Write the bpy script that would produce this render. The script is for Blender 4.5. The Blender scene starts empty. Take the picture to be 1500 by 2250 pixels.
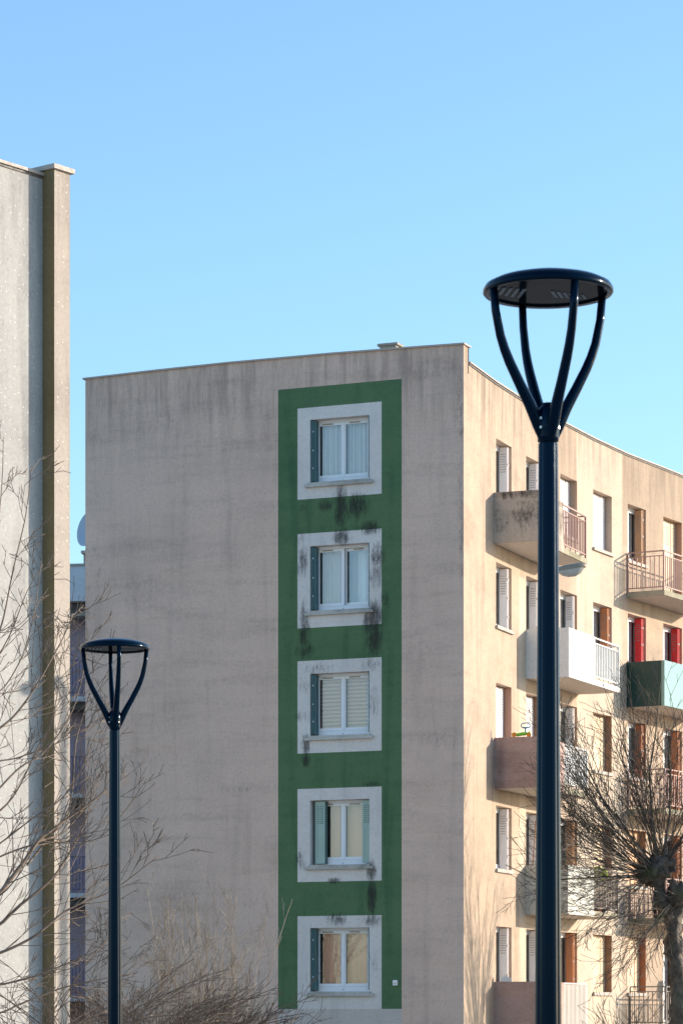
import bpy, math, random
from mathutils import Vector, Matrix, noise
rnd = random.Random(7)
C = bpy.context.scene.collection
S = bpy.context.scene
R = math.radians

# ---------------------------------------------------------------- camera, sky, sun, exposure
F, CX, HY, CAMZ = 6800.0, 750.0, 2243.0, 1.6
cam = bpy.data.cameras.new('camera')
cam.sensor_fit = 'VERTICAL'; cam.sensor_height = 36.0; cam.sensor_width = 24.0
cam.lens = F / 2250.0 * 36.0
cam.shift_y = (HY - 1125.0) / 2250.0
cam.clip_start = 0.5; cam.clip_end = 4000
cam.dof.use_dof = True; cam.dof.focus_distance = 66.0; cam.dof.aperture_fstop = 13.0
co = bpy.data.objects.new('camera', cam); C.objects.link(co)
co.location = (0, 0, CAMZ); co.rotation_euler = (R(90), 0, 0)
S.camera = co

SUN_AZ, SUN_EL = 76.6, 13.6
w = bpy.data.worlds.new("World"); S.world = w; w.use_nodes = True
nt = w.node_tree
sky = nt.nodes.new('ShaderNodeTexSky'); sky.sky_type = 'NISHITA'; sky.sun_disc = False
sky.sun_elevation = R(SUN_EL); sky.sun_rotation = R(SUN_AZ)
sky.air_density = 1.0; sky.dust_density = 0.7; sky.ozone_density = 3.4; sky.altitude = 0
bg = nt.nodes['Background']; bg.inputs[1].default_value = 0.12
hs = nt.nodes.new('ShaderNodeHueSaturation'); hs.inputs['Hue'].default_value = .4955; hs.inputs['Saturation'].default_value = 1.0
nt.links.new(sky.outputs[0], hs.inputs['Color']); nt.links.new(hs.outputs[0], bg.inputs[0])
sl = bpy.data.lights.new('sun', 'SUN'); sl.energy = 2.4; sl.angle = R(0.5); sl.color = (1.0, 0.86, 0.70)
so = bpy.data.objects.new('sun', sl); C.objects.link(so)
sd = Vector((math.sin(R(SUN_AZ)) * math.cos(R(SUN_EL)), math.cos(R(SUN_AZ)) * math.cos(R(SUN_EL)), math.sin(R(SUN_EL))))
so.rotation_euler = sd.to_track_quat('Z', 'Y').to_euler(); so.location = (60, 20, 40)
S.view_settings.view_transform = 'Standard'; S.view_settings.look = 'None'
S.view_settings.gamma = 1.0; S.view_settings.use_curve_mapping = False
S.view_settings.exposure = 1.45

# ---------------------------------------------------------------- helpers
def W(px, py, Z):                                   # photo pixel at a known distance -> point in the place
    return Vector(((px - CX) / F * Z, Z, CAMZ + (HY - py) / F * Z))

class NT:
    def __init__(s, name):
        s.m = bpy.data.materials.new(name); s.m.use_nodes = True
        s.t = s.m.node_tree; s.b = s.t.nodes['Principled BSDF']; s.out = s.t.nodes['Material Output']
    def n(s, typ, **kw):
        nd = s.t.nodes.new(typ)
        for k, v in kw.items(): setattr(nd, k, v)
        return nd
    def l(s, a, b): s.t.links.new(a, b)
    def val(s, x, sock):
        if isinstance(x, (int, float)): sock.default_value = x
        else: s.l(x, sock)
    def math(s, op, a, b=0.0, c=0.0, clamp=False):
        nd = s.n('ShaderNodeMath', operation=op, use_clamp=clamp)
        s.val(a, nd.inputs[0]); s.val(b, nd.inputs[1]); s.val(c, nd.inputs[2]); return nd.outputs[0]
    def co(s, scale=(1, 1, 1), kind='Object'):
        tc = s.n('ShaderNodeTexCoord'); mp = s.n('ShaderNodeMapping'); mp.inputs['Scale'].default_value = scale
        s.l(tc.outputs[kind], mp.inputs[0]); return mp.outputs[0]
    def noise(s, scale, sc=(1, 1, 1), detail=4, rough=.55):
        nd = s.n('ShaderNodeTexNoise'); nd.inputs['Scale'].default_value = scale
        nd.inputs['Detail'].default_value = detail; nd.inputs['Roughness'].default_value = rough
        s.l(s.co(sc), nd.inputs['Vector']); return nd.outputs['Fac']
    def ramp(s, f, lo, hi, a=0.0, b=1.0):
        nd = s.n('ShaderNodeMapRange'); nd.interpolation_type = 'SMOOTHSTEP'
        s.l(f, nd.inputs[0])
        for i, v in zip((1, 2, 3, 4), (lo, hi, a, b)): nd.inputs[i].default_value = v
        return nd.outputs[0]
    def mix(s, f, a, b):
        nd = s.n('ShaderNodeMix', data_type='RGBA')
        s.val(f, nd.inputs[0])
        for v, k in ((a, 6), (b, 7)):
            if isinstance(v, tuple): nd.inputs[k].default_value = (*v, 1)
            else: s.l(v, nd.inputs[k])
        return nd.outputs[2]
    def bump(s, h, strength, dist):
        nd = s.n('ShaderNodeBump'); nd.inputs['Strength'].default_value = strength; nd.inputs['Distance'].default_value = dist
        s.l(h, nd.inputs['Height']); s.l(nd.outputs[0], s.b.inputs['Normal'])

def mul(c, k): return tuple(min(1, x * k) for x in c)

def plaster(name, base, rough=.92, streak=.45, blotch=.4, speck=.4, white=0.0, topdirt=None, stains=None, grain=.004, dirtcol=None, bands=0.0):
    """roughcast / painted render: blotches, rain streaks, dark specks, grain"""
    t = NT(name); dirt = dirtcol or tuple(x * k for x, k in zip(base, (.42, .42, .44)))
    big = t.noise(.55, (1, 1, 1.3), 5, .6); mid = t.noise(2.6, (1, 1, 2.2), 6, .65)
    st = t.noise(3.2, (1, 1, .09), 5, .6)
    f = t.math('ADD', t.ramp(big, .42, .78, 0, blotch), t.ramp(mid, .5, .8, 0, blotch * .6))
    f = t.math('ADD', f, t.ramp(st, .48, .8, 0, streak))
    col = t.mix(t.math('MINIMUM', f, .75), base, dirt)
    col = t.mix(t.ramp(t.noise(1.2, (1, 1, .5), 4), .5, .8, 0, .35), col, mul(base, 1.18))
    fg = t.noise(20, (1, 1, .9), 5, .85)
    col = t.mix(t.ramp(fg, .50, .70, 0, .42), col, mul(base, .42)); col = t.mix(t.ramp(fg, .30, .48, .30, 0), col, mul(base, 1.3))
    g2 = t.noise(11, (1, 1, .8), 6, .85)
    col = t.mix(t.ramp(g2, .5, .72, 0, .30), col, mul(base, .5)); col = t.mix(t.ramp(g2, .28, .47, .22, 0), col, mul(base, 1.25))
    if bands:
        bn = t.math('MULTIPLY', t.ramp(t.noise(1.0, (.35, 1, 2.4), 6, .65), .46, .70), t.ramp(t.noise(9, (1, 1, .8), 5, .75), .3, .65))
        col = t.mix(t.math('MULTIPLY', bn, bands), col, mul(dirt, .85))
        col = t.mix(t.ramp(t.noise(.8, (.4, 1, 1.6), 5, .6), .5, .75, 0, bands * .7), col, (base[0] * 1.05, base[1] * .93, base[2] * .8))
    if topdirt:
        z0, z1, k = topdirt
        sx = t.n('ShaderNodeSeparateXYZ'); t.l(t.co(), sx.inputs[0])
        g = t.ramp(sx.outputs[2], z0, z1, 0, k)
        g = t.math('MULTIPLY', g, t.ramp(t.noise(5.0, (1, 1, .1), 6, .7), .38, .7))
        col = t.mix(g, col, mul(dirt, .8))
    if speck:
        sp = t.noise(42, (1, 1, 1), 3, .75)
        sm = t.math('MULTIPLY', t.ramp(sp, .56, .70, 0, speck), t.ramp(t.noise(1.6, (1, 1, .6), 4), .35, .65, .35, 1))
        col = t.mix(sm, col, mul(base, .22))
    if white:
        v = t.n('ShaderNodeTexVoronoi'); v.inputs['Scale'].default_value = 15; t.l(t.co(), v.inputs['Vector'])
        d = t.ramp(v.outputs['Distance'], .12, .20, white, 0)
        sel = t.n('ShaderNodeSeparateColor'); t.l(v.outputs['Color'], sel.inputs[0])
        d = t.math('MULTIPLY', d, t.ramp(sel.outputs[0], .62, .66))
        col = t.mix(d, col, (.9, .87, .8))
    if stains:
        sx = t.n('ShaderNodeSeparateXYZ'); t.l(t.co(), sx.inputs[0])
        tot = None
        for (x, z, rx, rz, k) in stains:
            dx = t.math('MULTIPLY', t.math('SUBTRACT', sx.outputs[0], x), 1 / rx)
            dz = t.math('MULTIPLY', t.math('SUBTRACT', sx.outputs[2], z), 1 / rz)
            q = t.math('ADD', t.math('MULTIPLY', dx, dx), t.math('MULTIPLY', dz, dz))
            q = t.math('MULTIPLY', t.math('SUBTRACT', 1.0, q, clamp=True), k)
            tot = q if tot is None else t.math('MAXIMUM', tot, q)
        nz = t.math('ADD', t.math('MULTIPLY', t.noise(13, (1, 1, .28), 7, .8), .75), t.math('MULTIPLY', t.noise(45, (1, 1, 1), 4, .85), .42))
        m = t.ramp(t.math('ADD', nz, t.math('MULTIPLY', tot, .33)), .67, .92, 0, .88)
        m = t.math('MULTIPLY', m, t.math('MULTIPLY', tot, 4, clamp=True))
        col = t.mix(m, col, (.030, .027, .026))
    t.l(col, t.b.inputs['Base Color']); t.b.inputs['Roughness'].default_value = rough
    t.b.inputs['Specular IOR Level'].default_value = .2
    t.bump(t.noise(48, (1, 1, 1), 5, .75), .55, grain)
    return t.m

def paint(name, base, rough=.5, dirt=.3, spec=.4, metal=0.0, coat=0.0):
    t = NT(name)
    f = t.math('ADD', t.ramp(t.noise(4, (1, 1, .5), 5, .65), .48, .8, 0, dirt), t.ramp(t.noise(24, (1, 1, .3), 4, .7), .55, .8, 0, dirt * .6))
    t.l(t.mix(f, base, tuple(x * .45 for x in base)), t.b.inputs['Base Color'])
    t.val(t.ramp(t.noise(14, (1, 1, 1), 3), .3, .7, rough * .85, min(1, rough * 1.2)), t.b.inputs['Roughness'])
    t.b.inputs['Specular IOR Level'].default_value = spec; t.b.inputs['Metallic'].default_value = metal
    t.b.inputs['Coat Weight'].default_value = coat; t.b.inputs['Coat Roughness'].default_value = .08
    return t.m

def glass(name, tint=(.98, .95, .92), extra=.05):
    t = NT(name); tr = t.n('ShaderNodeBsdfTransparent'); gl = t.n('ShaderNodeBsdfGlossy'); mx = t.n('ShaderNodeMixShader')
    fr = t.n('ShaderNodeFresnel'); fr.inputs[0].default_value = 1.6
    tr.inputs[0].default_value = (*tint, 1); gl.inputs['Roughness'].default_value = .01
    t.l(t.math('ADD', t.math('MULTIPLY', fr.outputs[0], 1.6), extra, clamp=True), mx.inputs[0]); t.l(tr.outputs[0], mx.inputs[1]); t.l(gl.outputs[0], mx.inputs[2])
    bp = t.n('ShaderNodeBump'); bp.inputs['Strength'].default_value = .15; bp.inputs['Distance'].default_value = .004
    t.l(t.noise(2.2), bp.inputs['Height']); t.l(bp.outputs[0], gl.inputs['Normal'])
    t.l(mx.outputs[0], t.out.inputs[0]); return t.m

def bark(name, a, b, moss=None):
    t = NT(name)
    col = t.mix(t.ramp(t.noise(6, (1, 1, 1), 5, .7), .35, .7), a, b)
    if moss: col = t.mix(t.ramp(t.noise(2.5, (1, 1, 1), 4), .55, .7, 0, .7), col, moss)
    t.l(col, t.b.inputs['Base Color']); t.b.inputs['Roughness'].default_value = .75
    t.bump(t.noise(30, (1, 1, .4), 4, .7), .5, .006)
    return t.m

M = {}
class MB:
    def __init__(s): s.V = []; s.F = []; s.M = []
    def face(s, pts, m=0):
        i = len(s.V); s.V += [tuple(p) for p in pts]; s.F.append(tuple(range(i, i + len(pts)))); s.M.append(m)
    def box(s, fr, a, b, m=0):
        O, X, Y, Z = fr; i = len(s.V)
        for z in (a[2], b[2]):
            for (x, y) in ((a[0], a[1]), (b[0], a[1]), (b[0], b[1]), (a[0], b[1])):
                s.V.append(tuple(O + X * x + Y * y + Z * z))
        fs = [(0, 3, 2, 1), (4, 5, 6, 7), (0, 1, 5, 4), (1, 2, 6, 5), (2, 3, 7, 6), (3, 0, 4, 7)]
        if X.cross(Y).dot(Z) * (b[0] - a[0]) * (b[1] - a[1]) * (b[2] - a[2]) < 0: fs = [tuple(reversed(f)) for f in fs]
        s.F += [tuple(i + k for k in f) for f in fs]; s.M += [m] * 6
    def tube(s, pts, rad, n=5, m=0, cap=True, flat=None):
        pts = [Vector(p) for p in pts]; i0 = len(s.V); prev = None
        for k, p in enumerate(pts):
            d = (pts[min(k + 1, len(pts) - 1)] - pts[max(k - 1, 0)])
            d = d.normalized() if d.length > 1e-9 else Vector((0, 0, 1))
            if prev is None:
                a = d.orthogonal().normalized() if flat is None else (flat - d * flat.dot(d)).normalized()
            else:
                a = prev - d * prev.dot(d); a = a.normalized() if a.length > 1e-6 else d.orthogonal().normalized()
            prev = a; b = d.cross(a); r = rad[k] if isinstance(rad, (list, tuple)) else rad
            ra, rb = r if isinstance(r, tuple) else (r, r)
            for j in range(n):
                t = 2 * math.pi * j / n
                s.V.append(tuple(p + a * (ra * math.cos(t)) + b * (rb * math.sin(t))))
        for k in range(len(pts) - 1):
            for j in range(n):
                j2 = (j + 1) % n; q = i0 + k * n
                s.F.append((q + j, q + j2, q + n + j2, q + n + j)); s.M.append(m)
        if cap:
            s.F.append(tuple(i0 + n - 1 - j for j in range(n))); s.M.append(m)
            q = i0 + (len(pts) - 1) * n; s.F.append(tuple(q + j for j in range(n))); s.M.append(m)
    def lathe(s, prof, n=48, m=0, O=Vector((0, 0, 0)), fl=None):
        i0 = len(s.V)
        for (r, z) in prof:
            for j in range(n):
                t = 2 * math.pi * j / n; rr = r * (fl(t, z) if fl else 1)
                s.V.append((O.x + rr * math.cos(t), O.y + rr * math.sin(t), O.z + z))
        for k in range(len(prof) - 1):
            for j in range(n):
                j2 = (j + 1) % n; q = i0 + k * n
                s.F.append((q + j, q + j2, q + n + j2, q + n + j)); s.M.append(m)
    def obj(s, name, mats, parent=None, smooth=False, label=None, kind=None):
        me = bpy.data.meshes.new(name); me.from_pydata(s.V, [], s.F)
        for mt in (mats if isinstance(mats, (list, tuple)) else [mats]): me.materials.append(mt)
        me.polygons.foreach_set('material_index', s.M)
        if smooth: me.polygons.foreach_set('use_smooth', [True] * len(s.F))
        me.update()
        o = bpy.data.objects.new(name, me); C.objects.link(o)
        if parent: o.parent = parent
        if label: o['label'] = label
        if kind: o['kind'] = kind
        return o

def empty(name, loc, label, cat, rz=0.0, group=None):
    o = bpy.data.objects.new(name, None); C.objects.link(o); o.location = loc; o.rotation_euler = (0, 0, rz)
    o.empty_display_size = .3
    return tag(o, label, cat, group)
def tag(o, label, cat, group=None):
    o['label'] = label; o['category'] = cat
    if group: o['group'] = group
    return o
ID = (Vector((0, 0, 0)), Vector((1, 0, 0)), Vector((0, 1, 0)), Vector((0, 0, 1)))
ZV = Vector((0, 0, 1))

# ---------------------------------------------------------------- materials
M['facade'] = plaster('facade_render', (.50, .39, .295), streak=.5, blotch=.4, speck=.3, topdirt=(13.2, 15.2, .7), bands=.25)
M['facade_light'] = plaster('facade_pale_render', (.57, .47, .365), streak=.35, blotch=.3, speck=.2, topdirt=(14.0, 15.3, .5), bands=.2)
M['facade_brown'] = plaster('facade_brown_render', (.43, .335, .25), streak=.35, blotch=.28, speck=.22, topdirt=(13.2, 15.0, .4))
M['jamb'] = plaster('jamb_render', (.52, .40, .31), streak=.1, blotch=.1, speck=.1)
M['concrete'] = plaster('balcony_concrete', (.56, .48, .40), streak=.5, blotch=1.3, speck=1.0, dirtcol=(.07, .05, .035), bands=1.0)
M['pinkconc'] = plaster('pink_painted_concrete', (.52, .37, .33), streak=.5, blotch=.5, speck=.5, dirtcol=(.22, .13, .10), bands=.5)
M['whiteconc'] = plaster('white_painted_concrete', (.80, .79, .77), streak=.12, blotch=.1, speck=.05)
M['paleconc'] = plaster('pale_stained_concrete', (.66, .65, .58), streak=.7, blotch=.6, speck=.5, dirtcol=(.10, .10, .08))
M['soffit'] = plaster('soffit_paint', (.62, .54, .46), streak=.1, blotch=.25, speck=.1)
M['moss'] = plaster('mossy_slab_edge', (.40, .36, .27), streak=.4, blotch=.8, speck=.8, dirtcol=(.08, .09, .04))
M['mauve'] = plaster('mauve_render', (.40, .31, .36), streak=.2, blotch=.2, speck=.15)
M['farwhite'] = plaster('peeling_white_render', (.62, .63, .66), streak=.15, blotch=.12, speck=.3, dirtcol=(.22, .23, .25))
M['coping'] = paint('coping_metal', (.42, .36, .31), .6, .35)
M['copdark'] = paint('dark_trim', (.10, .09, .085), .6, .3)
M['stone'] = plaster('weathered_stone_cap', (.38, .35, .30), streak=.3, blotch=.9, speck=.9, dirtcol=(.05, .05, .045))
M['sill'] = plaster('window_sill_cement', (.55, .52, .47), streak=.3, blotch=.8, speck=.9, dirtcol=(.10, .10, .09))
M['pvc'] = paint('white_pvc', (.80, .81, .83), .35, .08)
M['pvcgasket'] = paint('grey_gasket', (.12, .13, .14), .6, .1)
M['vent'] = paint('tan_vent_strip', (.30, .22, .12), .6, .2)
M['teal'] = paint('teal_shutter_paint', (.065, .145, .15), .45, .3)
M['mint'] = paint('pale_green_shutter_paint', (.36, .47, .41), .45, .25)
M['sh_white'] = paint('off_white_shutter', (.80, .75, .74), .45, .2)
M['sh_beige'] = paint('beige_shutter', (.66, .50, .34), .45, .2)
M['sh_tan'] = paint('tan_shutter', (.58, .33, .17), .45, .25)
M['sh_orange'] = paint('orange_shutter', (.60, .24, .10), .45, .25)
M['sh_terra'] = paint('terracotta_shutter', (.42, .15, .06), .45, .3)
M['sh_red'] = paint('red_shutter', (.72, .035, .04), .4, .2)
M['jbrown'] = paint('brown_jamb_paint', (.34, .19, .11), .6, .3)
M['jpink'] = paint('pinkish_jamb_paint', (.48, .27, .19), .6, .25)
M['oldwood'] = paint('aged_window_wood', (.55, .45, .38), .5, .3)
M['rail_pink'] = paint('faded_pink_railing_paint', (.42, .26, .22), .55, .35)
M['rail_white'] = paint('white_railing_paint', (.72, .72, .70), .5, .2)
M['rail_dark'] = paint('dark_railing_paint', (.20, .17, .15), .5, .3)
M['rail_violet'] = paint('violet_railing_paint', (.12, .10, .17), .5, .3)
M['slatcream'] = paint('cream_slats', (.62, .56, .50), .5, .3)
M['grpanel'] = paint('dark_green_panel', (.008, .045, .042), .35, .3)
M['grglass'] = paint('glossy_green_glazing', (.16, .32, .30), .18, .35, .8)
M['lens_streaks'] = paint('grey_blue_reflections', (.13, .165, .21), .5, .5, .1)  # colour of the reflections painted under the lamp lens
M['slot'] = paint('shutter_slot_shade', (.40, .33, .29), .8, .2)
M['glass'] = glass('window_glass')
M['curtain'] = paint('white_net_curtain', (.82, .88, .90), .9, .05, .1)
M['curtain2'] = paint('cream_curtain', (.90, .68, .56), .9, .05, .1)
M['blind'] = paint('cream_blind_band', (.92, .74, .62), .8, .05, .1)
M['blind2'] = paint('taupe_blind_band', (.52, .41, .34), .8, .05, .1)
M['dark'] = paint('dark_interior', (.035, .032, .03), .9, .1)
M['drape'] = paint('dark_drape', (.42, .36, .36), .9, .2)
M['metal'] = paint('galvanised_metal', (.45, .46, .47), .35, .3, .5, .8)
M['lamppaint'] = paint('blue_black_gloss_paint', (.0003, .006, .016), .15, .1, .13, 0, .03)
M['lamppaint'].node_tree.nodes['Principled BSDF'].inputs['Specular Tint'].default_value = (.3, .6, 1, 1)
M['lampglass'] = paint('dark_lens_glass', (.005, .009, .014), .1, .5, .10, 0, 0)
M['lampglass'].node_tree.nodes['Principled BSDF'].inputs['IOR'].default_value = 1.14
M['cobra'] = paint('dull_brown_luminaire', (.30, .25, .19), .45, .3)
M['dish'] = paint('grey_blue_dish', (.38, .44, .52), .5, .1)
M['globe'] = paint('frosted_globe', (.72, .68, .55), .3, .5)
M['tealblue'] = paint('blue_plastic', (.01, .22, .36), .35, .1)
M['green_pl'] = paint('lime_green_plastic', (.25, .62, .05), .35, .1)
M['orange_pl'] = paint('orange_plastic', (.85, .28, .02), .35, .1)
M['basin'] = paint('yellow_green_plastic', (.50, .62, .05), .35, .15)
M['whitebox'] = paint('white_plastic', (.78, .78, .78), .4, .1)
M['wood'] = paint('broom_wood', (.34, .17, .08), .6, .3)
M['clay'] = paint('clay_pot', (.45, .16, .07), .7, .3)
M['screen'] = plaster('printed_screen_cloth', (.50, .50, .50), streak=.0, blotch=.9, speck=.9, dirtcol=(.1, .1, .1))
M['roof'] = plaster('roof_gravel', (.22, .21, .2), speck=.5)
M['left_lit'] = plaster('left_pale_render', (.43, .425, .405), streak=.5, blotch=.3, speck=.45, white=.65, topdirt=(11.5, 15.6, .35))
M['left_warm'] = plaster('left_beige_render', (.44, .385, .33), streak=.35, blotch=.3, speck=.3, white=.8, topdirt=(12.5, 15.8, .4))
M['left_shaded'] = plaster('left_render_shaded', (.22, .17, .09), streak=.3, blotch=.3, speck=.2)  # darker render colour for the unlit pier face, shade painted in
M['bark_l'] = bark('twig_bark_grey', (.20, .145, .105), (.10, .068, .048))
M['bark_r'] = bark('pollard_bark', (.14, .108, .08), (.045, .034, .026), (.07, .08, .025))
M['bark_d'] = bark('brush_bark', (.15, .10, .07), (.07, .045, .03))
M['bark_b'] = bark('dry_shrub_bark', (.42, .35, .28), (.22, .17, .125))
M['leaf'] = paint('ivy_leaf', (.06, .10, .02), .5, .5)

# ---------------------------------------------------------------- ground
t = NT('ground_grass')
c_ = t.mix(t.ramp(t.noise(.3, (1, 1, 1), 5), .4, .65), (.16, .15, .07), (.24, .20, .12))
t.l(t.mix(t.ramp(t.noise(6, (1, 1, 1), 4), .5, .7, 0, .6), c_, (.08, .10, .03)), t.b.inputs['Base Color']); t.b.inputs['Roughness'].default_value = 1
mb = MB(); mb.face([(-1500, -1500, 0), (1500, -1500, 0), (1500, 1500, 0), (-1500, 1500, 0)])
mb.obj('ground', t.m, kind='structure')
t = NT('pale_paving')
t.l(t.mix(t.noise(1.5, (1, 1, 1), 6, .7), (.46, .42, .36), (.34, .31, .27)), t.b.inputs['Base Color']); t.b.inputs['Roughness'].default_value = .95
mb = MB(); mb.face([(-60, -10, .004), (60, -10, .004), (60, 63, .004), (-60, 63, .004)])
mb.face([(5, 63, .004), (60, 63, .004), (60, 110, .004), (22, 110, .004)])
mb.obj('pavement', t.m, kind='structure')

# ================================================================ MAIN APARTMENT BUILDING
ANG = R(23.35)
Kx, Kz = 2.534, 64.3
g = Vector((-math.cos(ANG), math.sin(ANG), 0))           # along the gable, to the left
def gu(px):                                              # distance from the corner along the gable for a photo column
    k = (px - CX) / F
    return (Kx - Kz * k) / (math.cos(ANG) + math.sin(ANG) * k)
def gz(px, py):                                          # height above ground on the gable
    return CAMZ + (HY - py) * (Kz + math.sin(ANG) * gu(px)) / F
bld = empty('apartment_building', (Kx, Kz, 0), 'tall beige apartment block with a green painted window column on its windowless-looking gable and coloured shutters on its sunlit side', 'building', -ANG)
bld['label'] = 'beige apartment block with green window column on its gable and coloured shutters'
Minv = (Matrix.Translation((Kx, Kz, 0)) @ Matrix.Rotation(-ANG, 4, 'Z')).inverted()
def L3(p): return Minv @ Vector(p)

# --- gable wall
TOPG = CAMZ + 14.05
rows = [((898, 882), (1097, 1086), (923, 911), (1062, 1050)),
        ((1174, 1161), (1381, 1371), (1201, 1191), (1343, 1335)),
        ((1454, 1443), (1657, 1648), (1481, 1474), (1618, 1611)),
        ((1735, 1727), (1940, 1933), (1760, 1754), (1903, 1896)),
        ((2015, 2009), (2218, 2214), (2041, 2036), (2180, 2177))]
fx0, fx1, ox0, ox1, px0, px1 = [-gu(p) for p in (653.5, 838, 681, 811, 611, 882)]
gl_ = -gu(188)
def av(pr, a, b): return (gz(a, pr[0]) + gz(b, pr[1])) / 2
RZ = []
for f_t, f_b, o_t, o_b in rows:
    RZ.append((av(f_t, 653, 838), av(f_b, 653, 838), av(o_t, 681, 811), av(o_b, 681, 811)))
ptop, pbot = av((857, 832), 611, 881), av((2219, 2215), 611, 883)
xs = sorted([gl_, -gu(343), -gu(500), px0, fx0, ox0, ox1, fx1, px1, -1.0, 0.0])
zs = sorted(set([0, 1.35, ptop, pbot] + [z for r in RZ for z in r[:4]] ))
def topz(x):
    u = -x / -gl_ if gl_ else 0
    u = x / gl_
    return TOPG + .07 * math.sin(math.pi * min(1, max(0, u * .9))) - .02 * u
stains = [  # local x, z, radius x, radius z, strength : black mould and run-off marks
 (-gu(748), gz(748, 1112), .22, .75, .9), (-gu(783), gz(783, 1112), .42, .38, .9), (-gu(715), gz(715, 1110), .25, .2, .75), (-gu(665), gz(665, 1118), .25, .2, .5),
 (-gu(750), gz(750, 1178), .30, .28, .9), (-gu(812), gz(812, 1160), .35, .22, .9), (-gu(664), gz(664, 1235), .18, .5, .75), (-gu(830), gz(830, 1225), .22, .45, .8),
 (-gu(826), gz(826, 1265), .22, .40, .7), (-gu(845), gz(845, 1320), .2, .3, .6), (-gu(820), gz(820, 1360), .34, .55, 1.0), (-gu(822), gz(822, 1405), .26, .5, .95), (-gu(668), gz(668, 1385), .2, .85, .8),
 (-gu(668), gz(668, 1430), .3, .25, .75), (-gu(700), gz(700, 1470), .5, .22, .5), (-gu(815), gz(815, 1460), .4, .25, .55), (-gu(668), gz(668, 1500), .2, .35, .45), (-gu(672), gz(672, 1640), .14, .38, .9), (-gu(672), gz(672, 1670), .16, .2, .9),
 (-gu(822), gz(822, 1545), .2, .5, .5), (-gu(815), gz(815, 1915), .16, .35, .95), (-gu(816), gz(816, 1970), .17, .55, 1.0), (-gu(818), gz(818, 2022), .3, .2, .8), (-gu(740), gz(740, 2020), .35, .2, .75), (-gu(733), gz(733, 1935), .25, .1, .8),
 (-gu(660), gz(660, 1890), .22, .3, .6), (-gu(660), gz(660, 1575), .3, .2, .45), (-gu(820), gz(820, 2115), .15, .4, .45), (-gu(815), gz(815, 1722), .3, .1, .7), (-gu(660), gz(660, 1180), .2, .3, .5)]
wallst = [(-gu(330), gz(330, 1655), 1.6, .35, .28), (-gu(400), gz(400, 1990), 1.9, .7, .25), (-gu(520), gz(520, 1735), 1.1, .14, .33), (-gu(310), gz(310, 1650), .5, .14, .38), (-gu(1010), gz(1010, 900), .2, 1.3, .42),
          (-gu(560), gz(560, 1985), 1.2, .2, .3), (-gu(215), gz(215, 1250), .5, 1.1, .3), (-gu(190), gz(190, 1330), .2, 2.0, .38), (-gu(350), gz(350, 930), 1.3, .6, .26), (-gu(960), gz(960, 1630), .8, .2, .33), (-gu(1012), gz(1012, 1150), .12, 2.4, .4)]
M['gable'] = plaster('gable_render', (.71, .515, .415), streak=.34, blotch=.25, speck=.85, bands=.40, topdirt=(12.8, 15.6, .6), stains=wallst, grain=.006)
M['green'] = plaster('green_masonry_paint', (.105, .180, .088), streak=.5, blotch=.4, speck=.35, bands=.3, stains=stains, dirtcol=(.022, .085, .05), grain=.005)
M['plinth'] = plaster('plinth_masonry_paint', (.60, .53, .48), streak=.3, blotch=.3, speck=.3)
M['frame_paint'] = plaster('pale_grey_masonry_paint', (.70, .645, .605), streak=.25, blotch=.25, speck=.2, stains=stains, grain=.004)
mb = MB()
allz = sorted(set(zs + [pbot]))
def inside(x, z, a, b, c, d): return a < x < b and c < z < d
for i in range(len(xs) - 1):
    xa, xb = xs[i], xs[i + 1]; xm = (xa + xb) / 2
    zz = allz + [None]
    for j in range(len(zz) - 1):
        za, zb = zz[j], zz[j + 1]
        if zb is None:
            mb.face([(xa, 0, za), (xb, 0, za), (xb, 0, topz(xb)), (xa, 0, topz(xa))], 0); continue
        zm = (za + zb) / 2; m = 0; skip = False
        if px0 < xm < px1 and pbot < zm < ptop: m = 1
        if px0 < xm < px1 and zm < pbot: m = 3
        for (ft, fb, ot, ob) in RZ:
            fb_ = fb if fb > pbot + .05 else pbot
            if inside(xm, zm, fx0, fx1, fb_, ft): m = 2
            if inside(xm, zm, ox0, ox1, ob, ot): skip = True
        if not skip: mb.face([(xa, 0, za), (xb, 0, za), (xb, 0, zb), (xa, 0, zb)], m)
RD = .30
for (ft, fb, ot, ob) in RZ:       # window reveals
    mb.face([(ox0, 0, ob), (ox0, 0, ot), (ox0, RD, ot), (ox0, RD, ob)], 4)
    mb.face([(ox1, 0, ob), (ox1, RD, ob), (ox1, RD, ot), (ox1, 0, ot)], 4)
    mb.face([(ox0, 0, ot), (ox1, 0, ot), (ox1, RD, ot), (ox0, RD, ot)], 4)
    mb.face([(ox0, 0, ob), (ox0, RD, ob), (ox1, RD, ob), (ox1, 0, ob)], 4)
mb.face([(gl_, 0, 0), (gl_, 0, topz(gl_)), (gl_, .3, topz(gl_)), (gl_, .3, 0)], 0)
mb.face([(gl_, .3, 15.1), (gl_, .3, topz(gl_)), (0, .3, topz(0)), (0, .3, 15.1)], 0)
mb.obj('gable_wall', [M['gable'], M['green'], M['frame_paint'], M['plinth'], M['frame_paint']], bld)
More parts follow.
